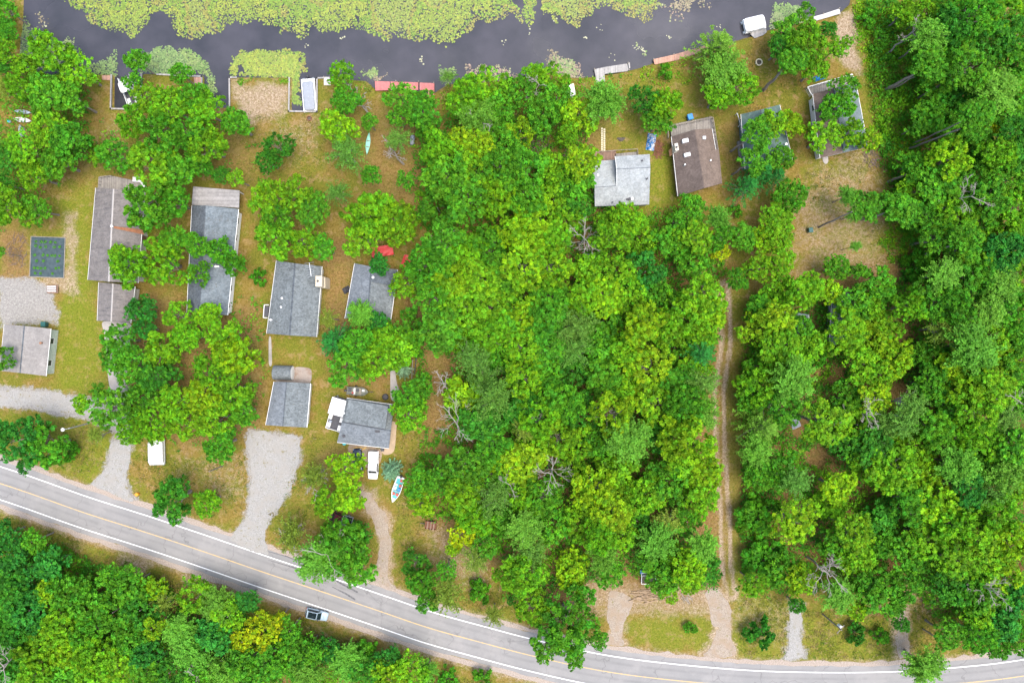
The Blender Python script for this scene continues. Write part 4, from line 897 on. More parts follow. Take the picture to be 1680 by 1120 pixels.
# open white boat on the lawn
x, y = W(651, 803, .9); root = thing('open_boat', 'open white boat with red and blue seats standing on the lawn', 'boat', (x, y, .15), -PI / 2 - .33, 'boats')
hull(root, 5.1, 1.75, .1, .85, 'carwhite', 'teal', .5, 2.0, .4)
for xx, yy, a, b, m_ in ((.9, .35, .5, .5, 'redseat'), (.9, -.35, .5, .5, 'redseat'), (-.9, .38, .45, .45, 'redseat'), (-.9, -.38, .45, .45, 'seat'), (-1.9, .3, .5, .5, 'redseat')): bx(root, 'seat', m_, xx, yy, .68, a, b, .25)
bx(root, 'windshield', 'sky_pane', .2, 0, 1.0, .08, 1.3, .3); bx(root, 'console', 'blue', -.2, .4, .75, .5, .5, .4); bx(root, 'cooler', 'seat', -.2, -.35, .62, .6, .4, .3)
outboard(root, -2.6, .6); bx(root, 'cradle', 'timber', -1.2, 0, .0, .3, 1.5, .25); bx(root, 'cradle', 'timber', 1.2, 0, .0, .3, 1.2, .25)
x, y = W(587, 641.5, .7); root = thing('fishing_boat', 'olive camo fishing boat with gear aboard on a trailer', 'boat', (x, y, .3), -.07, 'boats')
hull(root, 4.3, 1.65, .1, .75, 'camo', 'camo', .3, 2.2, .35)
for xx, yy, a, b, m_ in ((-1.5, .2, .6, .7, 'dark'), (-.6, 0, .35, 1.2, 'seat'), (.5, 0, .35, 1.2, 'timber'), (-.9, -.35, .4, .3, 'red'), (1.1, .2, .5, .4, 'seat'), (0, .2, .6, .5, 'dark')): bx(root, 'bench', m_, xx, yy, .58, a, b, .2)
outboard(root, -2.2, .5); bx(root, 'trailer_frame', 'dark', .3, 0, -.05, 5.2, .12, .12)
for s in (-1, 1): mb = MB(); mb.rings([[(-.4 + .28 * math.cos(t), s * .92 + dy, -.02 + .28 * math.sin(t)) for t in np.linspace(0, 2 * PI, 13)[:-1]] for dy in (-.09, .09)]); mb.build('trailer_wheel', M['black'], root)
def kayak(label, px, py, ang, mat, Lb=4.0, w=.85, name='kayak', z=.05, inner=None):
    x, y = W(px, py, .3); root = thing(name, label, 'kayak' if name == 'kayak' else 'canoe', (x, y, z), ang, 'kayaks and canoes')
    hull(root, Lb, w, 0, .38, mat, inner or mat, .5, 2, .14, True)
    for xx in (-.7, .5): bx(root, 'thwart', 'timber', xx, 0, .36, .18, w * .72, .05)
    return root
kayak('turquoise kayak lying alone under the bushes left of the bare forked trunk', 604, 235.5, PI / 2 - .12, 'hullgreen', 4.3, .85)
kayak('white canoe lying lowest of the stored boats by the dark trees', 37, 197, -.13, 'cover_white', 3.7, .95, 'canoe')
kayak('pale blue-grey canoe lying just above the white one', 38, 184, -.12, 'sky_pane', 3.4, .8, 'canoe')
x, y = W(35, 215, .3); root = thing('rowing_boat', 'grey upturned rowing boat lying below the white canoe', 'boat', (x, y, .05), PI / 2 + .1, 'kayaks and canoes'); hull(root, 2.3, 1.2, .5, .02, 'cover', 'cover', .35, 2, -.05); bx(root, 'keel', 'alu', 0, 0, .5, 2.0, .06, .06)
x, y = W(936.5, 150.5, .6); root = thing('utility_trailer', 'small white enclosed trailer beside the lawn near the L-shaped dock', 'trailer', (x, y, 0), PI / 2 + .18); bx(root, 'body', 'carwhite', 0, 0, .95, 2.2, 1.35, 1.1); bx(root, 'roof', 'white', 0, 0, 1.52, 2.1, 1.25, .06); bx(root, 'roof_rib', 'alu', 0, 0, 1.56, .05, 1.2, .02); bx(root, 'tongue', 'dark', 1.5, 0, .4, 1., .1, .1)
for s in (-1, 1): mb = MB(); mb.rings([[(.28 * math.cos(t), s * .72 + dy, .28 + .28 * math.sin(t)) for t in np.linspace(0, 2 * PI, 13)[:-1]] for dy in (-.08, .08)]); mb.build('wheel', M['black'], root)

# ---------------------------------------------------------------- docks and seawalls
def dock(name, label, polys, mat, z=.12, posts=(), group='docks along the canal', th=.14):
    c = W(*polys[0][0]); root = thing(name, label, 'dock', (c[0], c[1], 0), 0, group); o = np.array([c[0], c[1], 0])
    for k, p in enumerate(polys):
        mb = MB(); mb.prism([W(x, y, z + .006 * k) for x, y in p], z - th, z + .006 * k); on(root, o, mb, 'decking', mat)
    for p in posts:
        x, y = W(*p); mb = MB(); mb.cyl(x, y, -1.6, z + .25, .1, 8); on(root, o, mb, 'post', 'timber')
    return root
dock('dock', 'long red painted dock along the bank', [[(615, 133.5), (640, 134), (640, 148), (616, 149)], [(641, 134), (686, 135.5), (686, 148), (641, 148)], [(688.5, 135.8), (712.5, 136.8), (712.5, 148), (688.5, 148)], [(702.5, 148.2), (712.5, 148.2), (712, 157), (702, 157)]], 'deck_red', .2, [(616, 133), (650, 134), (687, 135), (712, 137)])
dock('dock', 'silvered L-shaped wooden dock reaching into the canal', [[(975, 114), (991, 110.5), (992.5, 134), (979, 135.5)], [(991.3, 110.3), (1029, 104.5), (1031.5, 115), (1029, 117), (992, 121.5)], [(1030.5, 104.2), (1033.3, 102.3), (1034, 112), (1032, 112.5)]], 'dock_grey', .15, [(975, 114), (977, 132), (1030, 104), (1032, 116)])
dock('dock', 'narrow tan-orange dock hugging the bank beneath the feathery pine', [[(1071.8, 97.5), (1105, 90), (1140, 80), (1160, 74), (1163, 82), (1110, 99), (1074, 106)]], 'dock_tan', .2, [(1072, 98), (1105, 90), (1138, 81)])
dock('dock', 'small grey dock beside the white covered pontoon boat', [[(1230, 55), (1256, 44.5), (1258, 53), (1252, 58), (1238, 63)]], 'dock_grey', .12, [(1231, 56), (1256, 46)])
dock('dock', 'narrow whitish dock at the far end of the canal bank', [[(1322, 31), (1350, 23.5), (1377, 14.5), (1379, 22.5), (1326, 38)]], plain('whitewashed boards', (.42, .41, .39), .8, .12, 3), .18, [(1323, 32), (1350, 24), (1376, 15)])
dock('dock', 'tiny white dock pad beside the covered boat slip', [[(531, 126.5), (541, 126.5), (542.5, 140), (531.5, 140)]], plain('whitewashed pad boards', (.44, .42, .38), .8, .2, 3), .12, [(532, 127), (541, 127)])
dock('dock', 'short pale wooden platform at the corner of the left slip', [[(167, 124), (182, 124), (182, 132), (168, 131)]], 'dock_tan', .14)
dock('dock', 'small wooden platform on the bank left of the sandy beach lot', [[(318, 127), (330, 127), (330, 140), (319, 139)]], 'dock_tan', .14)
def seawall(label, pts, z=.22, w=.28):
    c = W(*pts[0]); root = thing('seawall', label, 'seawall', (c[0], c[1], 0), 0, 'timber seawalls'); o = np.array([c[0], c[1], 0]); cap = MB(); sh = MB()
    for a, b in zip(pts[:-1], pts[1:]):
        A, B = np.array(W(*a)), np.array(W(*b)); d = B - A; m_ = (A + B) / 2; Ls = np.linalg.norm(d); an = math.atan2(d[1], d[0])
        cap.box(m_[0], m_[1], z, Ls + w * .96, w, .1, an); sh.box(m_[0], m_[1], z - .9, Ls, w * .5, 1.7, an)
    on(root, o, cap, 'cap_board', 'dock_grey'); on(root, o, sh, 'sheeting', 'timber')
seawall('timber seawall round the slip of the covered boat', [(475, 129), (474.3, 183.2), (520.3, 184), (520.5, 129), (531, 128.5)])
seawall('timber seawall along the left side of the sandy beach lot', [(388, 128), (377, 128), (377.4, 178)])
seawall('timber seawall round the left slip with the white boat', [(183.5, 124), (182.3, 179), (232, 180), (233, 122)])
seawall('low timber wall along the wooden platform inlet', [(258, 122.5), (331, 126), (332, 150)], .12)

# ---------------------------------------------------------------- yard things
def bed():
    x, y = W(78.5, 422); root = thing('garden_bed', 'black fabric garden bed with rows of small plants', 'garden bed', (x, y, 0), -.035, 'garden things')
    w, d = 56 / S, 66 / S; mb = MB(); mb.box(0, 0, .06, w, d, .08)
    m, nt, b = new_mat('black weed cloth'); tc = N(nt, 'ShaderNodeTexCoord'); v = tc.outputs['Object']; q = noise(nt, 1.5, 5, .6, vec=v)
    L(nt, mixc(nt, ramp(nt, q, .35, .65), (.018, .036, .042), (.042, .068, .074)), b.inputs['Base Color']); b.inputs['Roughness'].default_value = .7
    mb.build('ground_cloth', m, root)
    mb = MB()
    for a in ((-w / 2, 0, .12, d), (w / 2, 0, .12, d), (0, d / 2, w, .12), (0, -d / 2, w, .12)): mb.box(a[0], a[1], .08, a[2], a[3], .14)
    mb.build('border', M['timber'], root)
    r = np.random.RandomState(4)
    for j, yy in enumerate((.38, .26, .04, -.10, -.27, -.41)):
        n = (6, 6, 7, 4, 8, 5)[j]
        for k in range(n):
            if r.rand() < .12: continue
            px_ = w * (-.42 + .84 * (k + .5) / n) + r.randn() * .08; K = 26; D = rdir(r, K, -.1); rad = .18 + .14 * r.rand()
            V, F, col = leaf_mesh('p', np.array([px_, d * yy + r.randn() * .06, .18]) + D * rad * np.array([1, 1, .7]), np.array([0, 0, 1]) + D * .5, np.full(K, .2), .6, np.ones((K, 3)) * (.7 + .6 * r.rand(K, 1)), r)
            o_ = link('garden_plant', np_mesh('garden_plant', V, F, LEAFM, dict(tint=col)), None, root); o_.color = (*LEAF['g'], 1)
LEAFM_LATER = bed
def fire_pit(label, px, py, R, mat, mat2):
    x, y = W(px, py, .3); root = thing('fire_pit', label, 'fire pit', (x, y, 0), 0, 'garden things'); mb = MB()
    mb.rings([[(r_ * math.cos(t), r_ * math.sin(t), z) for t in np.linspace(0, 2 * PI, 19)[:-1]] for r_, z in ((R, 0), (R, .32), (R * .74, .32), (R * .74, .04))], cap=False); mb.build('ring', M[mat], root)
    mb = MB(); mb.cyl(0, 0, 0, .06, R * .76, 18); mb.build('ash_bed', M[mat2], root)
fire_pit('pale stone fire ring on the lawn by the white covered boat', 1245.5, 102, .68, 'tilew', 'bark_dark'); fire_pit('black metal fire ring behind the two-level house', 632, 651, .62, 'black', 'dark'); fire_pit('small brown fire ring in the dry grass below the covered boat slip', 507, 194, .5, 'rust', 'bark_dark')
def tank(name, label, cat, px, py, ang, Lt, rt, mat):
    x, y = W(px, py, .7); root = thing(name, label, cat, (x, y, 0), ang, 'tanks and barrels'); mb = MB(); mb.rings([[(xx, q * math.cos(t), rt + .15 + q * math.sin(t)) for t in np.linspace(0, 2 * PI, 15)[:-1]] for xx, q in ((-Lt / 2, rt * .3), (-Lt / 2 + .15, rt * .85), (-Lt / 2 + .35, rt), (Lt / 2 - .35, rt), (Lt / 2 - .15, rt * .85), (Lt / 2, rt * .3))]); mb.build('body', M[mat], root, True)
    for xx in (-Lt * .28, Lt * .28): bx(root, 'foot', 'dark', xx, 0, .1, .15, rt * 1.4, .2)
    mb = MB(); mb.cyl(0, 0, 2 * rt + .12, 2 * rt + .3, .15, 10); mb.build('valve_dome', M['dark'], root)
tank('gas_tank', 'grey gas tank below the dark tree near the red dock', 'tank', 676.5, 230, PI / 2 - .1, 2.0, .45, 'cover')
def barrel(name, label, cat, px, py, r_, h_, mat, lid='dark'):
    x, y = W(px, py, h_); root = thing(name, label, cat, (x, y, 0), 0, 'tanks and barrels'); mb = MB(); mb.rings([[(q * math.cos(t), q * math.sin(t), z) for t in np.linspace(0, 2 * PI, 15)[:-1]] for z, q in ((0, r_ * .92), (h_ * .33, r_), (h_ * .66, r_), (h_, r_ * .92))]); mb.build('body', M[mat], root, True)
    mb = MB(); mb.cyl(0, 0, h_, h_ + .05, r_ * .8, 12); mb.build('lid', M[lid], root)
barrel('barrel', 'turquoise barrel at the front corner of the two-level house', 'barrel', 564.5, 727.5, .38, .9, 'teal', 'teal'); barrel('barrel', 'round white and blue lidded tub beside the white canoe', 'tub', 14, 198.5, .32, .5, 'sky_pane', 'teal')
barrel('barrel', 'blue barrel glimpsed deep in the central wood', 'barrel', 995, 601, .5, 1.2, 'blue', 'blue')
barrel('barrel', 'yellow-orange marker barrel at the mouth of the pale drive', 'barrel', 223.5, 811, .33, .8, 'orange', 'orange')
def bin_(label, px, py, ang, mat, s=1., grp='bins and boxes'):
    x, y = W(px, py, .9); root = thing('wheelie_bin', label, 'bin', (x, y, 0), ang, grp, s); mb = MB(); mb.rings([[(sx * q, sy * q * 1.1, z) for sx, sy in ((-1, -1), (1, -1), (1, 1), (-1, 1))] for z, q in ((.1, .3), (1.0, .38))]); mb.build('body', M[mat], root); mb = MB(); mb.rings([[(sx * q, sy * q * 1.1, z) for sx, sy in ((-1, -1), (1, -1), (1, 1), (-1, 1))] for z, q in ((1.0, .41), (1.08, .36))]); mb.build('lid', M[mat], root)
    for s_ in (-1, 1): mb = MB(); mb.rings([[(-.3 + .12 * math.cos(t), s_ * .33 + d, .12 + .12 * math.sin(t)) for t in np.linspace(0, 2 * PI, 9)[:-1]] for d in (-.04, .04)]); mb.build('wheel', M['black'], root)
bin_('dark green bin standing alone at the edge of the dry clearing', 1330, 377.5, .1, 'green_plastic', 1.05); bin_('dark green bin against the top of the taupe shed', 72, 532, .0, 'green_plastic', 1.15); bin_('bright blue bin on the lawn behind the brown house deck', 1132, 192.5, .3, 'blue', 1.25); bin_('small blue bin above the white-framed rack', 1053, 938, .0, 'blue', .85)
bin_('small dark bin at the corner of the tan patio', 627, 737, .1, 'dark', .8)
def stones():
    r = np.random.RandomState(2)
    for k in range(11):
        for j in range(2):
            x, y = W(987.6 + j * 3.9, 211.5 + k * 3.72 + j * 1.3); mb = MB(); mb.box(x, y, .05, .34, .34, .07, (r.rand() - .5) * .1)
            tag(mb.build('stepping_stone', M['tilew']), 'square pale stepping stone in the double row across the lawn', 'paving stone', 'stepping stones')
stones()
def tarp_heap():
    x, y = W(1069, 232, .5); root = thing('tarp_heap', 'blue and white tarp bundle heaped over scrap wood beside the pale grey house', 'tarp', (x, y, 0), -.15, 'yard heaps'); r = np.random.RandomState(6); n, m_ = 12, 18; V = []
    for i in range(n):
        for j in range(m_): u, v = i / (n - 1) - .5, j / (m_ - 1) - .5; V.append((u * 1.7, v * 3.3, max(.03, .75 * (1 - (2 * u) ** 2) * (1 - (2 * v) ** 4) + .16 * r.randn())))
    idx = np.arange(n * m_).reshape(n, m_); mb = MB(); mb.add(V, [(idx[i, j], idx[i + 1, j], idx[i + 1, j + 1], idx[i, j + 1]) for i in range(n - 1) for j in range(m_ - 1)])
    m, nt, b = new_mat('blue and white tarp'); tc = N(nt, 'ShaderNodeTexCoord'); q = noise(nt, 1.3, 4, .7, vec=tc.outputs['Object']); L(nt, mixc(nt, ramp(nt, q, .46, .54), (.03, .19, .44), (.45, .47, .50)), b.inputs['Base Color']); b.inputs['Roughness'].default_value = .45
    mb.build('tarp', m, root)
tarp_heap()
def stick_heap(name, label, px, py, rx, ry, n, mat, seed, rad=.05, L0=1.6, hmax=.7, cat='brush heap', flat=False, align=None):
    x, y = W(px, py, .3); r = np.random.RandomState(seed); root = thing(name, label, cat, (x, y, 0), 0, 'yard heaps'); mb = MB()
    for k in range(n):
        t = r.rand() * 2 * PI; q = math.sqrt(r.rand()); c = np.array([rx * q * math.cos(t), ry * q * math.sin(t), rad + hmax * (1 - q) * r.rand()]); a = r.rand() * PI if align is None else align + r.randn() * .25; l = L0 * (.5 + r.rand()); d = np.array([math.cos(a), math.sin(a), (r.rand() - .5) * .25]) * l / 2
        lo, hi = c - d, c + d; lo[2] = max(lo[2], rad); hi[2] = max(hi[2], rad); mb.tube([tuple(lo), tuple((lo + hi) / 2 + r.randn(3) * .04), tuple(hi)], [rad, rad * .9, rad * .6], 5)
    mb.build('sticks', M[mat], root)
stick_heap('brush_heap', 'tangled heap of dead branches among the lakeside trees', 872, 236, 3.6, 3.4, 170, 'brush', 1, .045, 2.4, .9); stick_heap('wood_heap', 'heap of brown scrap wood beside the blue tarp', 1080, 244, 1.1, 1.7, 60, 'rust', 2, .07, 1.3, .5, 'wood heap')
stick_heap('log_heap', 'row of cut logs lying by the left turn of the looping drive', 1062, 978, 2.4, 1.2, 26, 'cutlog', 3, .1, 2.6, .25, 'log pile', align=.1)
stick_heap('log_heap', 'small stack of pale split planks at the top of the looping drive', 1127, 981, 1.0, .7, 12, 'timber', 4, .08, 1.5, .2, 'log pile', align=-.7); stick_heap('wood_heap', 'scrap lumber lying at the house front above the dark car', 589, 735.5, 1.1, .35, 9, 'lumber', 5, .06, 1.8, .15, 'lumber', align=.25)
stick_heap('brush_heap', 'dark brown branches scattered at the corner of the pale blue house', 1430, 258, 1.6, 1.6, 50, 'brush', 6, .04, 1.5, .3); stick_heap('brush_heap', 'brown sticks and litter left of the black garden bed', 28, 410, 2.2, 3.5, 60, 'brush', 7, .035, 1.3, .2); stick_heap('brush_heap', 'grey dead branches lying below the lower brush of the lakeside wood', 935, 262, 1.5, 2.0, 50, 'brush', 8, .045, 2., .4)
def rust_trailer():
    x, y = W(707, 861, .6); root = thing('utility_trailer', 'rusty brown crate trailer left on the rough grass by the wood', 'trailer', (x, y, 0), -.12); bx(root, 'bed', 'rust', 0, 0, .5, 2.2, 1.5, .1)
    for s in (-1, 1): bx(root, 'side_board', 'rust', 0, s * .72, .75, 2.2, .06, .42)
    for s in (-1, 1): bx(root, 'end_board', 'rust', s * 1.07, 0, .75, .06, 1.38, .42)
    for k in range(3): bx(root, 'crossboard', 'deck_brown', -.6 + .6 * k, 0, .99, .3, 1.5, .05)
    bx(root, 'tongue', 'dark', -1.6, .1, .45, 1.2, .1, .1)
    for s in (-1, 1): mb = MB(); mb.rings([[(.3 * math.cos(t), s * .85 + d, .3 + .3 * math.sin(t)) for t in np.linspace(0, 2 * PI, 13)[:-1]] for d in (-.09, .09)]); mb.build('wheel', M['black'], root)
rust_trailer()
def rack():
    x, y = W(1064, 948.5, 1.); root = thing('trailer_frame', 'white-framed open rack trailer under the leaves by the looping drive', 'trailer', (x, y, 0), 0)
    bx(root, 'floor', 'bark_dark', 0, 0, .45, 2.7, 2.0, .08)
    for a in ((-1.35, 0, .1, 2.1), (1.35, 0, .1, 2.1), (0, 1.05, 2.8, .1), (0, -1.05, 2.8, .1), (-.2, .0, .08, 1.0), (-.4, .55, 1.8, .08)): bx(root, 'rail', 'white', a[0], a[1], 1.0, a[2], a[3], .12)
    for sx in (-1, 1):
        for sy in (-1, 1): bx(root, 'post', 'white', sx * 1.35, sy * 1.05, .55, .1, .1, .8)
rack()
def pole(label, px, py, tx, ty, hgt, lamp=False, trans=False, arm=False):
    b = W(px, py); root = thing('utility_pole', label, 'utility pole', (*b, 0), 0, 'poles'); t = W(tx, ty, hgt); dx, dy = t[0] - b[0], t[1] - b[1]
    mb = MB(); mb.tube([(0, 0, -.3), (dx * .5, dy * .5, hgt * .5), (dx, dy, hgt)], [.16, .13, .10], 8); mb.build('shaft', M['timber'] if not lamp else M['alu'], root); u = np.array([dx, dy]); 
    o = np.array(b); o = o / np.linalg.norm(o)
    if lamp:
        mb = MB(); mb.tube([(dx, dy, hgt), (dx + o[0] * .8, dy + o[1] * .8, hgt + .2)], .04, 5); a = mb.build('lamp_arm', M['alu'], root); mb = MB(); c = (dx + o[0] * 1.1, dy + o[1] * 1.1)
        mb.rings([[(c[0] + q * math.cos(k), c[1] + q * math.sin(k), z) for k in np.linspace(0, 2 * PI, 13)[:-1]] for z, q in ((hgt - .1, .32), (hgt + .15, .34), (hgt + .3, .2))]); mb.build('lamp_head', M['white'], root, True)
    if arm:
        mb = MB(); mb.box(dx, dy, hgt - .4, .1, 2.0, .12, math.atan2(o[1], o[0])); mb.build('crossarm', M['timber'], root)
    if trans:
        mb = MB(); q = (dx * .86 + .35 * -o[1], dy * .86 + .35 * o[0]); mb.cyl(q[0], q[1], hgt - 1.7, hgt - .7, .28, 12); mb.build('transformer', M['white'], root)
pole('slim metal yard light pole with white lamp head over the bare soil', 146, 694, 113, 702.5, 6.8, True); pole('wooden pole with white transformer on the roadside grass', 1350, 1007, 1381, 1033, 7.5, False, True, True)
pole('plain wooden pole on the roadside bank near the far corner trees', 1514, 1031, 1545, 1050, 6.0); pole('short wooden pole in the dry grass left of the gravel parking', 365, 764, 343, 773, 6.0, False, False, False)
def table():
    x, y = W(84, 474, .7); root = thing('picnic_table', 'white-striped bench table on the gravel below the garden bed', 'table', (x, y, 0), 0, 'garden things')
    bx(root, 'frame', 'deck_brown', 0, 0, .35, 2.1, 1.6, .1)
    for k in range(3): bx(root, 'board', 'white', .1, .45 - .42 * k, .74, 1.7, .22, .06)
    for sx in (-1, 1): bx(root, 'leg', 'deck_brown', sx * .8, 0, .36, .1, 1.3, .72)
table()
for lb, px, py, a, s_, m_ in (('white box on the deck of the long brown-grey house', 226, 295, -.05, (1.6, .85, .7), 'white'), ('white board leaning at the deck corner of the long house', 235, 303, -1.0, (1.5, .35, .5), 'white')):
    x, y = W(px, py, 1.); root = thing('storage_box', lb, 'box', (x, y, .55), a, 'bins and boxes'); bx(root, 'body', m_, 0, 0, s_[2] / 2, *s_); bx(root, 'lid', m_, 0, 0, s_[2] + .03, s_[0] * 1.03, s_[1] * 1.05, .06)
def sheets():
    x, y = W(672, 430, 2.4); root = thing('red_canopy', 'red sheet canopy beside the dark roof slope', 'canopy', (x, y, 0), -.15, 'red canopies'); mb = MB(); V = []; r = np.random.RandomState(3)
    for i in range(7):
        for j in range(7): u, v = i / 6 - .5, j / 6 - .5; V.append((u * 3.0 + v * .5, v * 2.6, 2.3 + .25 * (1 - 4 * u * u) + .05 * r.randn()))
    mb.add(V, [(i * 7 + j, (i + 1) * 7 + j, (i + 1) * 7 + j + 1, i * 7 + j + 1) for i in range(6) for j in range(6)]); mb.build('sheet', M['red'], root)
    for sx, sy in ((-1, -1), (1, -1), (1, 1), (-1, 1)): mb = MB(); mb.tube([(sx * 1.4 + sy * .2, sy * 1.25, 0), (sx * 1.4 + sy * .2, sy * 1.25, 2.35)], .04, 6); mb.build('post', M['alu'], root)
    x, y = W(627, 412, 1.8); root = thing('red_canopy', 'second red sheet half covered by leaves above the dark roof slope', 'canopy', (x, y, 0), .15, 'red canopies'); mb = MB(); V = []
    for i in range(7):
        for j in range(5): u, v = i / 6 - .5, j / 4 - .5; V.append((u * 4.2, v * 2.0, 1.7 + .2 * (1 - 4 * u * u) + .05 * r.randn()))
    mb.add(V, [(i * 5 + j, (i + 1) * 5 + j, (i + 1) * 5 + j + 1, i * 5 + j + 1) for i in range(6) for j in range(4)]); mb.build('sheet', M['red'], root)
    for sx, sy in ((-1, -1), (1, -1), (1, 1), (-1, 1)): mb = MB(); mb.tube([(sx * 2., sy * .95, 0), (sx * 2., sy * .95, 1.75)], .04, 6); mb.build('post', M['alu'], root)
sheets()
def tarp(label, px, py, ang, sx, sy, h_, mat, seed):
    x, y = W(px, py, h_); r = np.random.RandomState(seed); root = thing('tarp', label, 'tarp', (x, y, 0), ang, 'tarps'); V = []
    for i in range(8):
        for j in range(8): u, v = i / 7 - .5, j / 7 - .5; V.append((u * sx, v * sy, max(.02, h_ * (1 - (2 * u) ** 2 * .8) * (1 - (2 * v) ** 2 * .8) + .06 * r.randn())))
    mb = MB(); mb.add(V, [(i * 8 + j, (i + 1) * 8 + j, (i + 1) * 8 + j + 1, i * 8 + j + 1) for i in range(7) for j in range(7)]); mb.build('cloth', M[mat], root)
tarp('bright blue tarp on the deck of the pale blue house', 1348, 124.5, .3, 2.4, 1.0, 1.2, 'blue', 1); tarp('blue tarp strip hanging beside the white deck rail', 1362, 138, .4, 1.4, .7, 1.0, 'blue', 2); tarp('turquoise cover beside the left end of the taupe shed', 6.5, 556, 1.4, 2.0, .8, .7, 'teal', 3)
tarp('black sheet leaning at the side of the house by the red sheets', 567.5, 475, .5, 1.5, 1.2, .6, 'dark', 4); tarp('crumpled grey cover at the dark gap in the eastern wood', 1305, 690, .4, 1.8, 3.2, .8, 'cover', 5)
for lb, px, py, s in (('dark low bush stump on the stepping stone lawn', 1019, 228, .5),):
    x, y = W(px, py, .2); r = np.random.RandomState(9); root = thing('tree_stump', lb, 'stump', (x, y, 0), 0); mb = MB(); mb.rings([[(q * (1 + .2 * math.sin(3 * t)) * math.cos(t) * 1.5, q * (1 + .2 * math.sin(3 * t)) * math.sin(t) * .8, z) for t in np.linspace(0, 2 * PI, 15)[:-1]] for z, q in ((0, .55), (.12, .45), (.25, .34))]); mb.build('wood', M['bark_dark'], root)
# chain-link style post fence by the blue spruce and a garden fence behind
def fence(label, a, b, mat, h_=1.1, n=6):
    A, B = W(*a), W(*b); root = thing('fence', label, 'fence', (*A, 0), 0, 'fences'); d = np.array(B) - np.array(A)
    for k in range(n + 1): q = d * k / n; bx(root, 'post', mat, q[0], q[1], h_ / 2, .1, .1, h_)
    for z in (h_ * .45, h_ * .9): mb = MB(); mb.tube([(0, 0, z), (d[0], d[1], z)], .045, 5); mb.build('rail', M[mat], root)
fence('grey timber fence beside the blue spruce near the wood', (678, 590), (676, 632), 'timber'); fence('dark railing at the wood edge right of the blue spruce', (684, 586), (681, 612), 'dark')
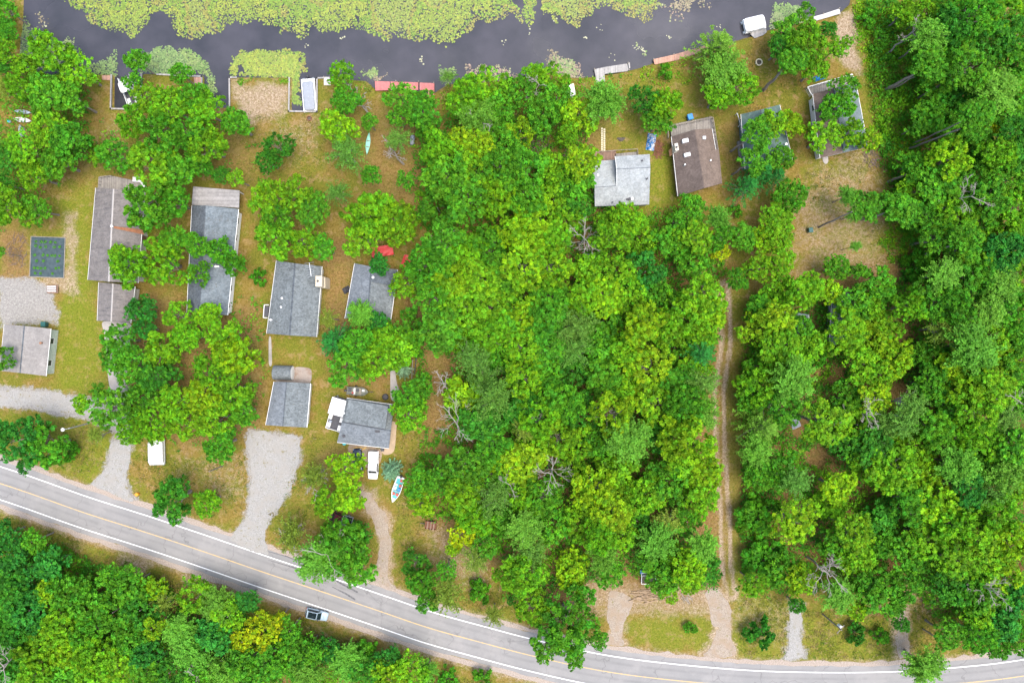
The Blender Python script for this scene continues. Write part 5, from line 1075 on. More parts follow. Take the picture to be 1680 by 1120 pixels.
# ---------------------------------------------------------------- trees
TREES = {
(0, 0): "30,50,60g 45,150,55g 20,250,60y 260,260,115y 150,330,85y 385,350,95y 250,470,110g 110,430,80y 350,480,80g 25,430,65o 240,620,95y 350,680,105g 130,720,95y 290,790,105g 170,850,80y 40,760,70d 60,1000,110y 180,1010,75g 30,890,60d 668,300,62g 640,400,55g 720,480,85y 880,360,55g 830,520,105y 940,480,85g 1000,540,90y 650,590,80y 790,650,115g 930,640,105g 740,780,115y 560,750,95g 470,750,60y 840,830,105g 1010,710,95y 960,800,80g 1150,600,85g 1070,850,45d 720,990,130g 850,980,90g 640,960,70y 1140,860,45y 10,340,50d",
(420, 0): "415,370,75y 440,490,75g 400,620,95Y 440,740,110p 560,850,50g 550,590,45g 700,470,80g 800,540,95g 690,560,55g 820,630,60g 690,680,70p 720,870,50g 110,720,85d 60,780,60d 930,370,48p 1010,480,90y 1120,420,90y 1060,560,85l 1180,530,75g 900,740,90y 1050,710,95Y 1180,690,85g 940,850,110g 1080,840,100y 1200,820,90g 1020,960,110g 1160,960,100y 880,1010,90g 60,960,110y 190,930,85y 270,1010,85g 110,1060,90g 400,940,70p 560,1040,130y 690,1080,110y",
(840, 0): "100,360,65y 185,385,75y 40,450,65g 215,480,65g 150,560,80g 320,560,85Y 160,620,50g 440,500,115l 430,580,70l 640,490,90d 740,510,90y 700,590,85g 740,350,42h 980,160,115P 1030,330,90y 1090,430,105y 990,470,80y 900,280,70g 340,790,85Y 270,650,50y 40,640,60Y 60,810,100g 200,830,85y 300,890,80g 60,960,95g 200,970,85y 330,1010,55d 100,1060,105Y 260,1080,80y 560,1060,100y 470,1080,60y 870,1010,85g 990,1060,75l 800,1080,60g 1140,900,90B 1210,830,80B 1080,1020,38h",
(1260, 0): "180,60,50g 95,150,75g 190,220,105y 285,140,45d 335,230,65y 60,230,65d 120,285,70g 225,335,70y 370,430,75g 310,530,85d 280,655,90y 400,660,65y 490,670,60Y 20,600,75y 100,605,70Y 60,770,70g 40,850,80B 100,960,80g 40,1070,85y 380,950,60l 415,1040,50l 480,90,50h 540,200,50h 650,70,80y 760,190,85l 860,140,90d 1000,80,95g 1130,80,90y 900,50,80g 750,80,70y 1190,180,80d 1080,210,90d 930,240,80g 840,310,85g 960,340,95g 1100,340,80g 1205,300,70g 1080,460,115l 950,480,80g 800,430,80g 860,540,85d 1215,430,75g 1150,560,80g 780,560,70g 900,640,80g 1060,620,45k 1180,640,80d 980,710,80g 1090,750,90y 870,780,95Y 1190,760,85d 1000,850,90g 1130,880,95g 680,800,65g 590,980,75g 700,930,85y 820,900,85g 930,950,80g 1060,980,90g 1180,1000,90y 760,1040,90g 880,1060,90y 1000,1080,85g 1130,1090,80y",
(0, 370): "790,180,130y 640,215,105y 570,130,45y 840,80,75g 960,95,65g 1080,120,75g 970,230,60g 1135,190,60g 690,410,80b 590,555,100g 700,500,60b 870,440,85y 910,540,80y 1010,430,75y 1080,520,95y 1140,620,130Y 1030,700,105y 790,600,100y 650,680,105g 560,640,85g 770,740,100d 530,870,105g 400,860,50y 690,850,95g 850,860,105y 990,830,105Y 1130,790,110y 760,960,95y 890,960,85y 1040,940,95y 1180,900,80g 1070,1060,85g 640,990,65y 110,1040,140b 230,1060,110g 350,1090,50h 465,1010,55o 15,640,65g 0,130,30g",
(420, 370): "520,60,105y 640,50,75y 100,60,100y 235,90,90y 330,110,65g 15,250,45h 740,270,85y 840,190,95g 600,190,55b 510,430,75l 590,470,65b 375,560,110B 490,570,90g 610,550,85y 440,680,105g 570,660,95y 365,690,70B 700,590,80y 750,510,85g 355,450,55o 735,830,80g 745,920,95y 800,780,60g 910,80,100g 1020,130,95y 1130,110,95g 1215,50,75y 960,270,105Y 1090,260,95y 1200,220,85g 860,350,90g 1000,400,100y 1130,400,95y 1210,340,80g 890,500,100g 1000,540,90y 1115,520,95y 1215,470,80g 1060,640,95p 1190,610,90g 950,670,80g 1200,730,85d 1110,740,90p 1000,830,90Y 1140,840,100p 1215,920,80g 940,1040,80y 1080,960,95d 1150,1060,90g 880,620,80g",
(840, 370): "60,60,100Y 180,75,90y 480,60,85y 610,60,80y 760,80,80g 880,60,95y 1000,60,75g 1120,50,75g 1205,70,70Y 1005,130,45k 65,200,100Y 190,200,95y 360,215,75y 500,220,85y 640,225,85b 750,240,110g 880,170,75g 1090,260,65g 1195,200,75y 60,340,90y 190,345,95g 330,360,90y 450,340,85Y 570,330,80y 690,335,80g 900,345,95y 800,430,100y 990,430,80Y 60,455,100Y 175,470,95g 305,480,95p 440,460,90g 630,480,95Y 745,500,80y 880,520,90y 980,620,75B 540,520,75y 55,590,90y 165,600,95g 300,600,90p 430,590,85g 540,610,80y 660,690,105Y 840,625,100Y 780,590,70g 880,710,75y 50,740,90y 160,720,85g 290,700,80d 440,740,95g 545,790,85y 800,750,85g 935,760,75p 60,880,85d 130,930,95y 250,850,95g 345,890,75d 490,900,95Y 690,860,95y 830,880,90g 935,900,85l 110,1040,80y 225,1020,85y 330,1050,85y 440,1040,80g 560,1030,100l 700,1000,75d 840,1040,115Y 955,1040,65g 50,990,55o 1190,500,85Y 1200,390,55g 1145,770,95y 1195,680,75g 1140,850,60g 1165,970,115P 1150,1080,75l",
(1260, 370): "40,60,75y 60,180,85y 60,310,75y 170,310,80y 300,325,55Y 330,205,70g 440,220,50g 545,170,35h 420,100,35l 40,440,85Y 155,510,65Y 55,590,85y 125,650,75y 110,740,100l 60,880,85g 300,490,55g 410,500,60g 400,580,90Y 500,600,95y 555,490,75y 610,640,80Y 450,670,80y 530,720,60y 670,560,60g 530,300,80g 680,390,85y 800,350,105g 840,240,80l 730,200,70h 985,250,105g 1090,310,95l 1185,230,85y 985,110,95y 820,60,85g 760,130,55h 1130,130,95b 1210,60,75g 905,400,85g 1060,430,75l 1185,410,95g 840,500,80o 970,590,115l 1060,530,85y 1165,550,80g 895,690,85Y 1020,690,90g 1120,640,85Y 780,640,80g 1205,650,75g 960,790,95y 1090,800,95y 1195,820,80g 790,770,90g 880,880,95g 690,870,80p 500,830,80Y 380,840,80g 270,950,100y 420,960,85y 550,960,75p 640,960,85p 1010,920,90y 1130,920,80p 790,980,95g 920,1020,95y 700,1060,85y 500,1060,85d 1060,1050,90y 1180,1050,95g 110,1050,95l 380,1060,75d 600,1090,75y 240,620,55h 360,740,60o",
(0, 740): "850,225,115d 1005,250,75y 30,400,60b 60,490,75b 170,430,50g 110,580,85b 250,540,75b 230,680,55Y 60,670,80d 60,780,85d 160,760,85b 100,880,90d 340,670,85g 440,730,85g 560,770,85g 300,830,85y 430,870,85g 550,610,65g 645,640,80g 740,660,60Y 690,760,80d 800,730,55o 840,690,70y 960,700,80y 1060,735,80l 1110,790,70y 1190,720,65b 640,880,80g 745,850,50Y 880,870,80l 940,960,100l 1050,880,80b 1180,910,48k 710,970,70b 190,950,95y 330,960,100Y 470,970,95y 580,1020,85y 700,1070,90g 830,1060,75d 340,1070,85g 460,1090,75y 180,1070,75y 60,1050,80d 1090,1060,85l 1190,1030,75g 970,1080,60g",
(420, 740): "440,90,100Y 450,220,85Y 345,245,80y 290,120,85o 170,400,105o 480,470,100g 380,570,115g 500,570,85g 510,390,65d 260,540,65p 790,150,95g 800,245,85Y 900,120,95g 1010,80,100g 1000,200,95y 1130,130,90g 1150,225,90p 1210,60,85Y 1060,310,95y 1195,330,75g 870,50,75g 1000,390,60k 960,460,45Y 1060,520,75o 1110,440,75g 770,540,70d 800,630,80g 830,720,65g 930,690,95o 920,575,55g 1085,670,60h 1150,790,60o 1210,600,55y 45,860,75k 115,810,35k 170,860,55g 150,990,85g 50,1010,80g 250,960,80g 335,950,55b 260,1070,75l 445,1010,85l 540,960,50h 550,1060,75d 640,1000,55b 645,1080,75Y 750,1040,75y 930,1090,50h 1100,1090,45h 830,1050,50l",
(840, 740): "60,50,95Y 150,200,85g 285,60,75y 65,220,80y 390,180,110Y 500,80,90y 470,285,90Y 640,200,85y 745,140,90g 820,60,80y 910,100,85Y 940,200,80y 870,265,75y 755,345,65o 840,335,60g 560,230,70y 600,330,70d 320,330,85y 200,345,90g 420,400,85y 530,395,75y 60,370,80l 100,480,90p 60,590,90y 285,560,80Y 310,650,55Y 440,500,75l 480,590,65g 700,430,95l 650,510,60g 760,510,85y 735,600,80g 850,560,85Y 920,450,75l 940,570,80g 1040,640,70y 760,690,45Y 860,640,55y 100,740,85y 200,770,95g 270,830,80g 160,950,75d 300,990,60g 400,830,80d 420,910,50g 25,720,50d 860,850,35h 1195,870,75H 1195,110,65g 1175,300,85h 1205,500,80h 1000,560,60d",
(1260, 740): "65,90,85g 125,140,75p 330,170,80Y 300,260,65y 130,330,105Y 410,380,85y 420,500,80y 325,440,75g 150,620,65Y 60,570,75g 330,690,75l 415,760,65Y 480,650,90g 560,700,75g 135,740,50d 650,640,75g 620,730,45g 550,440,75g 600,90,105y 740,110,95Y 480,60,90y 680,250,85g 800,250,100Y 890,350,95y 760,420,95y 650,480,90g 550,310,75d 900,60,90l 1020,70,90g 1130,80,105l 1205,170,75y 950,180,85b 1060,210,80p 980,295,75g 1100,300,95y 1180,420,95Y 1000,440,90y 900,520,90y 1030,540,85y 1130,600,85Y 790,550,75g 860,640,85d 980,690,90g 1010,780,75y 1100,700,75g 1200,700,70b 1125,830,75b 860,880,80g 960,910,75g 1110,960,55g 1195,900,75g 700,960,85b 740,1030,100l 540,890,45h 420,870,55H 640,830,50d",
}
LEAF = dict(y=(.118, .288, .013), Y=(.170, .325, .012), g=(.072, .238, .017), d=(.046, .195, .020), b=(.034, .185, .028), l=(.110, .275, .034),
            o=(.150, .215, .034), k=(.27, .36, .009), p=(.095, .215, .038), h=(.062, .222, .014), H=(.034, .165, .016),
            P=(.128, .260, .034), B=(.027, .172, .036), S=(.16, .27, .21))
LEAF = {k: (v[0] * 1.06, v[1] * 1.11, v[2] * .8) for k, v in LEAF.items()}
ADJ = dict(y='yellow-green', Y='bright yellow-green', g='mid-green', d='dark green', b='blue-green', l='pale feathery', o='sparse olive', k='golden yellow',
           p='thin grey-green', h='low green', H='dark green', P='light green', B='deep blue-green', S='silvery blue')

def leaf_mesh(name, Cn, Nn, size, asp, tint, r, droop=.12):
    """rhombic folded leaves: centres, normals, lengths"""
    n = len(Cn); Nn = Nn / np.linalg.norm(Nn, axis=1)[:, None]
    a = r.randn(n, 3); u = np.cross(Nn, a); u /= np.linalg.norm(u, axis=1)[:, None]; w = np.cross(Nn, u)
    s = size[:, None]
    V = np.stack([Cn - u * s * .5, Cn + w * s * asp * .5 - Nn * s * droop, Cn + u * s * .5, Cn - w * s * asp * .5 - Nn * s * droop], 1).reshape(-1, 3)
    F = np.arange(4 * n).reshape(n, 4); col = np.ones((4 * n, 4)); col[:, :3] = np.repeat(tint, 4, 0)
    return V, F, col
def rdir(r, n, zmin=-1.):
    z = zmin + (1 - zmin) * r.rand(n); t = r.rand(n) * 2 * PI; q = np.sqrt(1 - z * z)
    return np.stack([q * np.cos(t), q * np.sin(t), z], 1)
def crown_broad(seed, R=4., lobes=8, per=30, leaves=34, lsize=.315, flat=.85, gap=.15):
    r = np.random.RandomState(seed); cen = []; ex, ea = .75 + .25 * r.rand(), r.rand() * 3.14
    for k in range(lobes):
        f = (k + .5) / lobes; q = R * (.10 + .74 * math.sqrt(f)) * (.85 + .3 * r.rand()); t = k * 2.4 + r.rand() * .9
        x, y = q * math.cos(t), q * math.sin(t) * ex; x, y = x * math.cos(ea) - y * math.sin(ea), x * math.sin(ea) + y * math.cos(ea)
        cen.append((x, y, R * (.62 * (1 - (q / R) ** 2) + .42 * (r.rand() - .5)) - R * .15, R * (.125 + .15 * r.rand())))
    cen = np.array(cen); Cn, Nn, Sz, Ti = [], [], [], []
    def put(p, q, d, k, cr2, cv, hv, sz):
        rad = r.rand(k, 1) ** .5
        Cn.append(p + q * rad * cr2); Nn.append(q * .5 + d * .3 + np.array([0, 0, .7]) + r.randn(k, 3) * .55)
        Sz.append(sz * (.6 + .8 * r.rand(k))); lv = cv * (.74 + .52 * r.rand(k)); hh = hv + (r.rand(k) - .5) * .5
        Ti.append(np.stack([lv * (1 + .5 * hh), lv, lv * (1 - .5 * hh)], 1))
    for (cx, cy, cz, cr) in cen:
        n = int(per * (cr / (.4 * R)) ** 2); D = rdir(r, n, -.4); lobe_v = .88 + .24 * r.rand()
        Pc = np.array([cx, cy, cz]) + D * cr * np.array([1, 1, flat]) * (.62 + .55 * r.rand(n, 1)) + r.randn(n, 3) * R * .03
        for p, d in zip(Pc, D):
            if r.rand() < gap or (np.linalg.norm((p - cen[:, :3]) / cen[:, 3:], axis=1) < .55).any(): continue
            k = int(leaves * (.4 + 1.2 * r.rand())); st = np.array([1, 1, .6]) * (.8 + .9 * r.rand(3)); a_ = r.rand() * 6.28
            q = rdir(r, k, -.6) * st; q = np.stack([q[:, 0] * math.cos(a_) - q[:, 1] * math.sin(a_), q[:, 0] * math.sin(a_) + q[:, 1] * math.cos(a_), q[:, 2]], 1)
            put(p, q, d, k, R * (.04 + .05 * r.rand()), lobe_v * (.52 + .96 * r.rand() ** 1.1), (r.rand() - .45) * 1.0, lsize)
        k = int(n * 1.8); D = rdir(r, k, -.5)                         # loose single leaves
        put(np.array([cx, cy, cz]), D * np.array([1, 1, flat]), np.array([0, 0, .3]), k, cr * 1.08, lobe_v, 0., lsize * .9)
    return [np.concatenate(a) for a in (Cn, Nn, Sz, Ti)] + [cen, r]
def crown_feather(seed, R=4., n_sp=80, leaves=46, lsize=.30, up=.35):
    r = np.random.RandomState(seed); Cn, Nn, Sz, Ti = [], [], [], []; ends = []
    for k in range(n_sp):
        d = rdir(r, 1, -.15)[0]; L0 = R * (.45 + .6 * r.rand()); base = d * L0 * .35 * r.rand() + np.array([0, 0, R * .1])
        tip = np.array([d[0] * L0, d[1] * L0, d[2] * L0 * .75 + R * .05]); ends.append(tip)
        m = int(leaves * (.6 + .8 * r.rand())); t = r.rand(m, 1) ** .7
        p = base + (tip - base) * t; p[:, 2] += up * R * .25 * np.sin(t[:, 0] * PI)
        p += r.randn(m, 3) * R * .045
        Cn.append(p); Nn.append(np.array([0, 0, 1.]) + r.randn(m, 3) * .5); Sz.append(lsize * (.6 + .8 * r.rand(m)))
        cv = .75 + .5 * r.rand(); lv = cv * (.75 + .5 * r.rand(m)); hh = (r.rand(m) - .5) * .5
        Ti.append(np.stack([lv * (1 + .4 * hh), lv, lv * (1 - .4 * hh)], 1))
    cen = np.array([(*(e * .8), R * .3) for e in ends[::7]])
    return [np.concatenate(a) for a in (Cn, Nn, Sz, Ti)] + [cen, r]
def crown_pine(seed, R=4., whorls=8, lsize=.34, tall=2.2, dens=1.0):
    r = np.random.RandomState(seed); Cn, Nn, Sz, Ti = [], [], [], []; ends = []
    for w in range(whorls):
        f = w / (whorls - 1); z = R * (-.9 + tall * f * .8); rad = R * (1.02 - .86 * f ** 1.15); nb = 9 if f < .7 else 6
        for k in range(nb):
            t = 2 * PI * (k + .6 * r.rand() + .5 * w) / nb; q = rad * (.72 + .38 * r.rand()); ends.append((q * math.cos(t), q * math.sin(t), z))
            m = int(64 * dens * (.35 + .65 * q / R)); s = .12 + .88 * r.rand(m) ** .75
            x = q * s; side = r.randn(m) * R * .075 * (1.15 - s * .75)
            p = np.stack([x * math.cos(t) - side * math.sin(t), x * math.sin(t) + side * math.cos(t), z + .10 * x - .018 * x * x + r.randn(m) * .09], 1)
            Cn.append(p); Nn.append(np.array([0, 0, 1.]) + r.randn(m, 3) * .45); Sz.append(lsize * (.7 + .6 * r.rand(m)))
            cv = .8 + .4 * r.rand(); lv = cv * (.72 + .56 * r.rand(m)) * (.85 + .35 * s); hh = (r.rand(m) - .5) * .3
            Ti.append(np.stack([lv * (1 + .4 * hh), lv, lv], 1))
    cen = np.array([(*e, R * .2) for e in ends])
    return [np.concatenate(a) for a in (Cn, Nn, Sz, Ti)] + [cen, r]

def leaf_material(name, tintattr=True):
    m, nt, b = new_mat(name)
    oi = N(nt, 'ShaderNodeObjectInfo'); a = N(nt, 'ShaderNodeAttribute', attribute_name='tint')
    c = mixc(nt, 1.0, oi.outputs['Color'], a.outputs['Color'], 'MULTIPLY')
    L(nt, c, b.inputs['Base Color']); b.inputs['Roughness'].default_value = .5; b.inputs['Specular IOR Level'].default_value = .10
    tr = N(nt, 'ShaderNodeBsdfTranslucent')
    h = N(nt, 'ShaderNodeHueSaturation'); h.inputs['Value'].default_value = 1.25; L(nt, c, h.inputs['Color']); L(nt, h.outputs[0], tr.inputs['Color'])
    ms = N(nt, 'ShaderNodeMixShader'); ms.inputs[0].default_value = .36
    L(nt, b.outputs[0], ms.inputs[1]); L(nt, tr.outputs[0], ms.inputs[2]); L(nt, ms.outputs[0], nt.nodes['Material Output'].inputs[0])
    return m
LEAFM = leaf_material('leaf')
def make_crown(name, data, asp=.62):
    Cn, Nn, Sz, Ti, cen, r = data
    V, F, col = leaf_mesh(name, Cn, Nn, Sz, asp, Ti, r)
    return np_mesh(name, V, F, LEAFM, dict(tint=col)), cen
def limb(mb, a, b, r0, r1, r, sag=.12, n=5):
    a, b = np.array(a, float), np.array(b, float); pts = []
    for k in range(n + 1):
        t = k / n; p = a + (b - a) * t; p += r.randn(3) * np.linalg.norm(b - a) * .03 * (0 < k < n); p[2] += sag * np.linalg.norm(b - a) * math.sin(PI * t) * .5
        pts.append(tuple(p))
    mb.tube(pts, [r0 + (r1 - r0) * k / n for k in range(n + 1)], 5); return pts
def make_trunk(cen, zc, seed, r0=.30, mat=None, fork=.45, twigs=2):
    """trunk from the ground to the crown whose local origin is at height zc, with limbs to its lobes"""
    r = np.random.RandomState(seed); mb = MB(); top = zc + max(.0, cen[:, 2].max() * .55); zf = zc * fork
    pts = [(0, 0, -.15)] + [(r.randn() * .10 * k, r.randn() * .10 * k, top * k / 5) for k in range(1, 6)]
    mb.tube(pts, [r0 * 1.25] + [r0 * (1 - .16 * k) for k in range(1, 6)], 7)
    idx = list(range(len(cen))); r.shuffle(idx)
    for i in idx[:11]:
        c = cen[i]; f = .35 + .55 * r.rand(); z = zf + (top - zf) * f * .8
        k = min(4, int(z / top * 5)); b0 = pts[k + 1]
        a = (b0[0], b0[1], min(z, b0[2])); e = (c[0], c[1], c[2] + zc)
        lp = limb(mb, a, e, r0 * .38, r0 * .1, r)
        for q in range(twigs):
            s = lp[2 + q]; d = rdir(r, 1, -.1)[0] * c[3] * 1.3
            limb(mb, s, (s[0] + d[0], s[1] + d[1], s[2] + abs(d[2])), r0 * .13, r0 * .04, r, n=3)
    me = bpy.data.meshes.new('trunk'); me.from_pydata(mb.v, [], mb.f); me.materials.append(mat or M['bark']); return me
ZC = 8.4
VAR = {}
VAR['broad'] = []
for k in range(16):
    cm, cen = make_crown('crown', crown_broad(100 + k, lsize=(.25, .31, .38, .28)[k % 4], leaves=(46, 34, 26, 40)[k % 4], lobes=25 + 2 * (k % 5), per=50 + 4 * (k % 3), gap=.10 + .05 * (k % 4)))
    VAR['broad'].append((cm, make_trunk(cen, ZC, 300 + k, .23 + .03 * (k % 3))))
VAR['sparse'] = []
for k in range(3):
    cm, cen = make_crown('crown', crown_feather(140 + k, n_sp=90, leaves=30, lsize=.30))
    VAR['sparse'].append((cm, make_trunk(cen, ZC, 340 + k, .2, M['deadwood'], .5, 2)))
VAR['feather'] = []
for k in range(3):
    cm, cen = make_crown('crown', crown_feather(150 + k, n_sp=130, leaves=46, lsize=.33))
    VAR['feather'].append((cm, make_trunk(cen, ZC, 350 + k, .2)))
VAR['pine'] = []
for k in range(2):
    cm, cen = make_crown('crown', crown_pine(160 + k), .35)
    VAR['pine'].append((cm, make_trunk(cen, ZC, 360 + k, .2, M['bark_dark'], .5, 0)))
VAR['spruce'] = []
cm, cen = make_crown('crown', crown_pine(170, R=4., whorls=11, dens=2.0, tall=2.6), .4)
VAR['spruce'].append((cm, make_trunk(cen, 3.4, 370, .2, M['bark_dark'], .5, 0)))
VAR['shrub'] = []
for k in range(3):
    cm, cen = make_crown('crown', crown_broad(180 + k, R=4., lobes=14, per=60, leaves=24, lsize=.5, flat=.6, gap=.03))
    VAR['shrub'].append((cm, make_trunk(cen, 2.2, 380 + k, .2, M['bark_dark'], .2, 0)))
KIND = dict(y='broad', Y='broad', g='broad', d='broad', b='broad', k='broad', l='feather', o='sparse', p='sparse', h='shrub', H='shrub', P='pine', B='pine', S='spruce')
NAMEOF = dict(broad='broadleaf_tree', sparse='sparse_tree', feather='feathery_tree', pine='pine_tree', spruce='spruce_tree', shrub='shrub')
NOUN = dict(broad='broadleaf tree', sparse='tree', feather='tree', pine='pine', spruce='spruce', shrub='shrub')

LAND = [("covered grey pontoon boat", 505, 155), ("red dock", 665, 143), ("silvered L-shaped dock", 1003, 118), ("tan dock", 1105, 92), ("white covered boat", 1240, 42),
        ("narrow white dock", 1350, 25), ("pale blue roof", 1375, 200), ("teal roof", 1252, 215), ("brown roof", 1140, 260), ("pale grey roof", 1020, 295), ("blue tarp heap", 1072, 240),
        ("dead brush heap", 885, 250), ("stepping stones", 990, 230), ("sandy beach lot", 425, 160), ("boat in the left slip", 212, 150), ("stored kayaks", 35, 190), ("black garden bed", 78, 420),
        ("long brown-grey roof", 185, 400), ("blue-grey roof", 350, 420), ("roof with the aerial", 482, 490), ("red sheets", 650, 420), ("roof beside the red sheets", 605, 480),
        ("grey garage roof", 470, 660), ("two-level grey roof", 600, 695), ("camo boat", 587, 641), ("white pickup", 612, 762), ("open white boat on the lawn", 650, 803), ("red-cab truck", 560, 851),
        ("pale gravel parking", 445, 780), ("white shrink-wrapped boat", 255, 742), ("yard light pole", 130, 699), ("beige shed roof", 45, 575), ("orange barrel", 223, 811), ("green bin", 1330, 377),
        ("small white shed", 970, 427), ("blue barrel", 995, 601), ("hidden blue-grey roofs", 1400, 525), ("white-framed rack", 1060, 948), ("rusty trailer crate", 707, 860), ("silver car on the verge", 520, 1007),
        ("looping tan drive", 1190, 1020), ("pole with the white transformer", 1366, 1020), ("grey side drive", 1304, 1040), ("teal kayak", 604, 236), ("silver tank", 676, 228), ("wide tan stone ring", 1245, 102),
        ("dirt drive by the road", 640, 920), ("pale drive to the road", 192, 770)]
WOODS = [("central wood", [(690, 330), (850, 330), (960, 350), (1185, 420), (1185, 960), (1060, 940), (940, 960), (850, 960), (760, 900), (690, 640), (650, 560), (700, 450)]),
         ("eastern wood", [(1480, 0), (1720, -30), (1720, 1040), (1540, 1000), (1250, 960), (1215, 860), (1215, 440), (1440, 470), (1490, 300)]),
         ("wood below the road", [(-60, 850), (130, 890), (420, 990), (800, 1100), (800, 1200), (-60, 1200)]),
         ("lakeside wood strip", [(720, 130), (950, 130), (960, 340), (700, 340)])]
def in_poly(x, y, poly):
    c = False; n = len(poly)
    for i in range(n):
        (x0, y0), (x1, y1) = poly[i], poly[(i + 1) % n]
        if (y0 > y) != (y1 > y) and x < x0 + (y - y0) * (x1 - x0) / (y1 - y0): c = not c
    return c
ORD = "zero first second third fourth fifth sixth seventh eighth ninth tenth eleventh twelfth thirteenth fourteenth fifteenth sixteenth seventeenth eighteenth nineteenth twentieth".split()
def ordw(n): return ORD[n] if n < len(ORD) else 'far along'
PRIORITY = [[1178, 78, 46, 'P'], [1186, 118, 40, 'l'], [930, 1012, 60, 'g'], [896, 1060, 28, 'g'], [955, 1040, 36, 'y'], [1368, 180, 30, 'g'], [1353, 224, 31, 'y'], [1396, 222, 24, 'y'], [1384, 545, 34, 'y'], [1422, 556, 30, 'Y'], [1306, 540, 26, 'g'], [1330, 565, 24, 'y'], [1512, 1088, 40, 'l'], [1497, 1062, 30, 'l'], [562, 893, 44, 'g'], [525, 918, 42, 'l'], [1398, 496, 26, 'g'], [1424, 500, 22, 'y'], [1600, 1040, 30, 'g'], [905, 1015, 34, 'g']]
GAPS = [(1312, 700, 16), (1340, 748, 15), (1470, 640, 16), (1372, 612, 10), (722, 598, 16), (728, 742, 12), (1478, 545, 14), (1465, 925, 10), (1085, 462, 9), (1440, 420, 14)]
def load_trees():
    T = []
    for (ox, oy), s in TREES.items():
        for w in s.split():
            mt = re.match(r'(\d+),(\d+),(\d+)(\w)', w); x, y, r_ = (float(mt.group(i)) for i in (1, 2, 3))
            T.append([ox + x / 2.948, oy + y / 2.948, r_ / 2.948, mt.group(4)])
    T = PRIORITY + T; T.append([641, 773, 15.5, 'S']); T.append([663, 606, 13, 'S'])
    for t in T:
        x, y, rr, c = t; tr = 1187 if y > 540 else 1195
        if 480 < y < 985 and abs(x - tr) < rr * GROW + 18 and KIND[c] != 'shrub':
            t[0] = tr - rr * GROW - 8 if x < tr else tr + rr * GROW + 22
    keep = []
    for t in T:
        if any(math.hypot(t[0] - k[0], t[1] - k[1]) < PRUNE * max(t[2], k[2]) for k in keep if (KIND[t[3]] == 'shrub') == (KIND[k[3]] == 'shrub')): continue
        keep.append(t)
    keep = [t for t in keep if not any(math.hypot(t[0] - a, t[1] - b) < q + .55 * t[2] for a, b, q in GAPS)]
    inwood = lambda t: next((w for w, p in WOODS if in_poly(t[0], t[1], p)), None)
    small = sorted((t for t in keep if KIND[t[3]] == 'broad' and inwood(t)), key=lambda t: t[2] + 6 * ((t[0] * 7.3 + t[1] * 3.1) % 1))
    n = sum(KIND[t[3]] == 'broad' for t in keep) - 318; pass
    gone = set(map(id, small[:max(0, n)])); REST.extend(small[:max(0, n)]); keep = [t for t in keep if id(t) not in gone]
    for t in keep:
        if inwood(t): t[2] *= WGROW
    return keep
PRUNE = .82
GROW = 1.06
WGROW = 1.20
REST = []
DIRS = ['right of', 'above and right of', 'above', 'above and left of', 'left of', 'below and left of', 'below', 'below and right of']
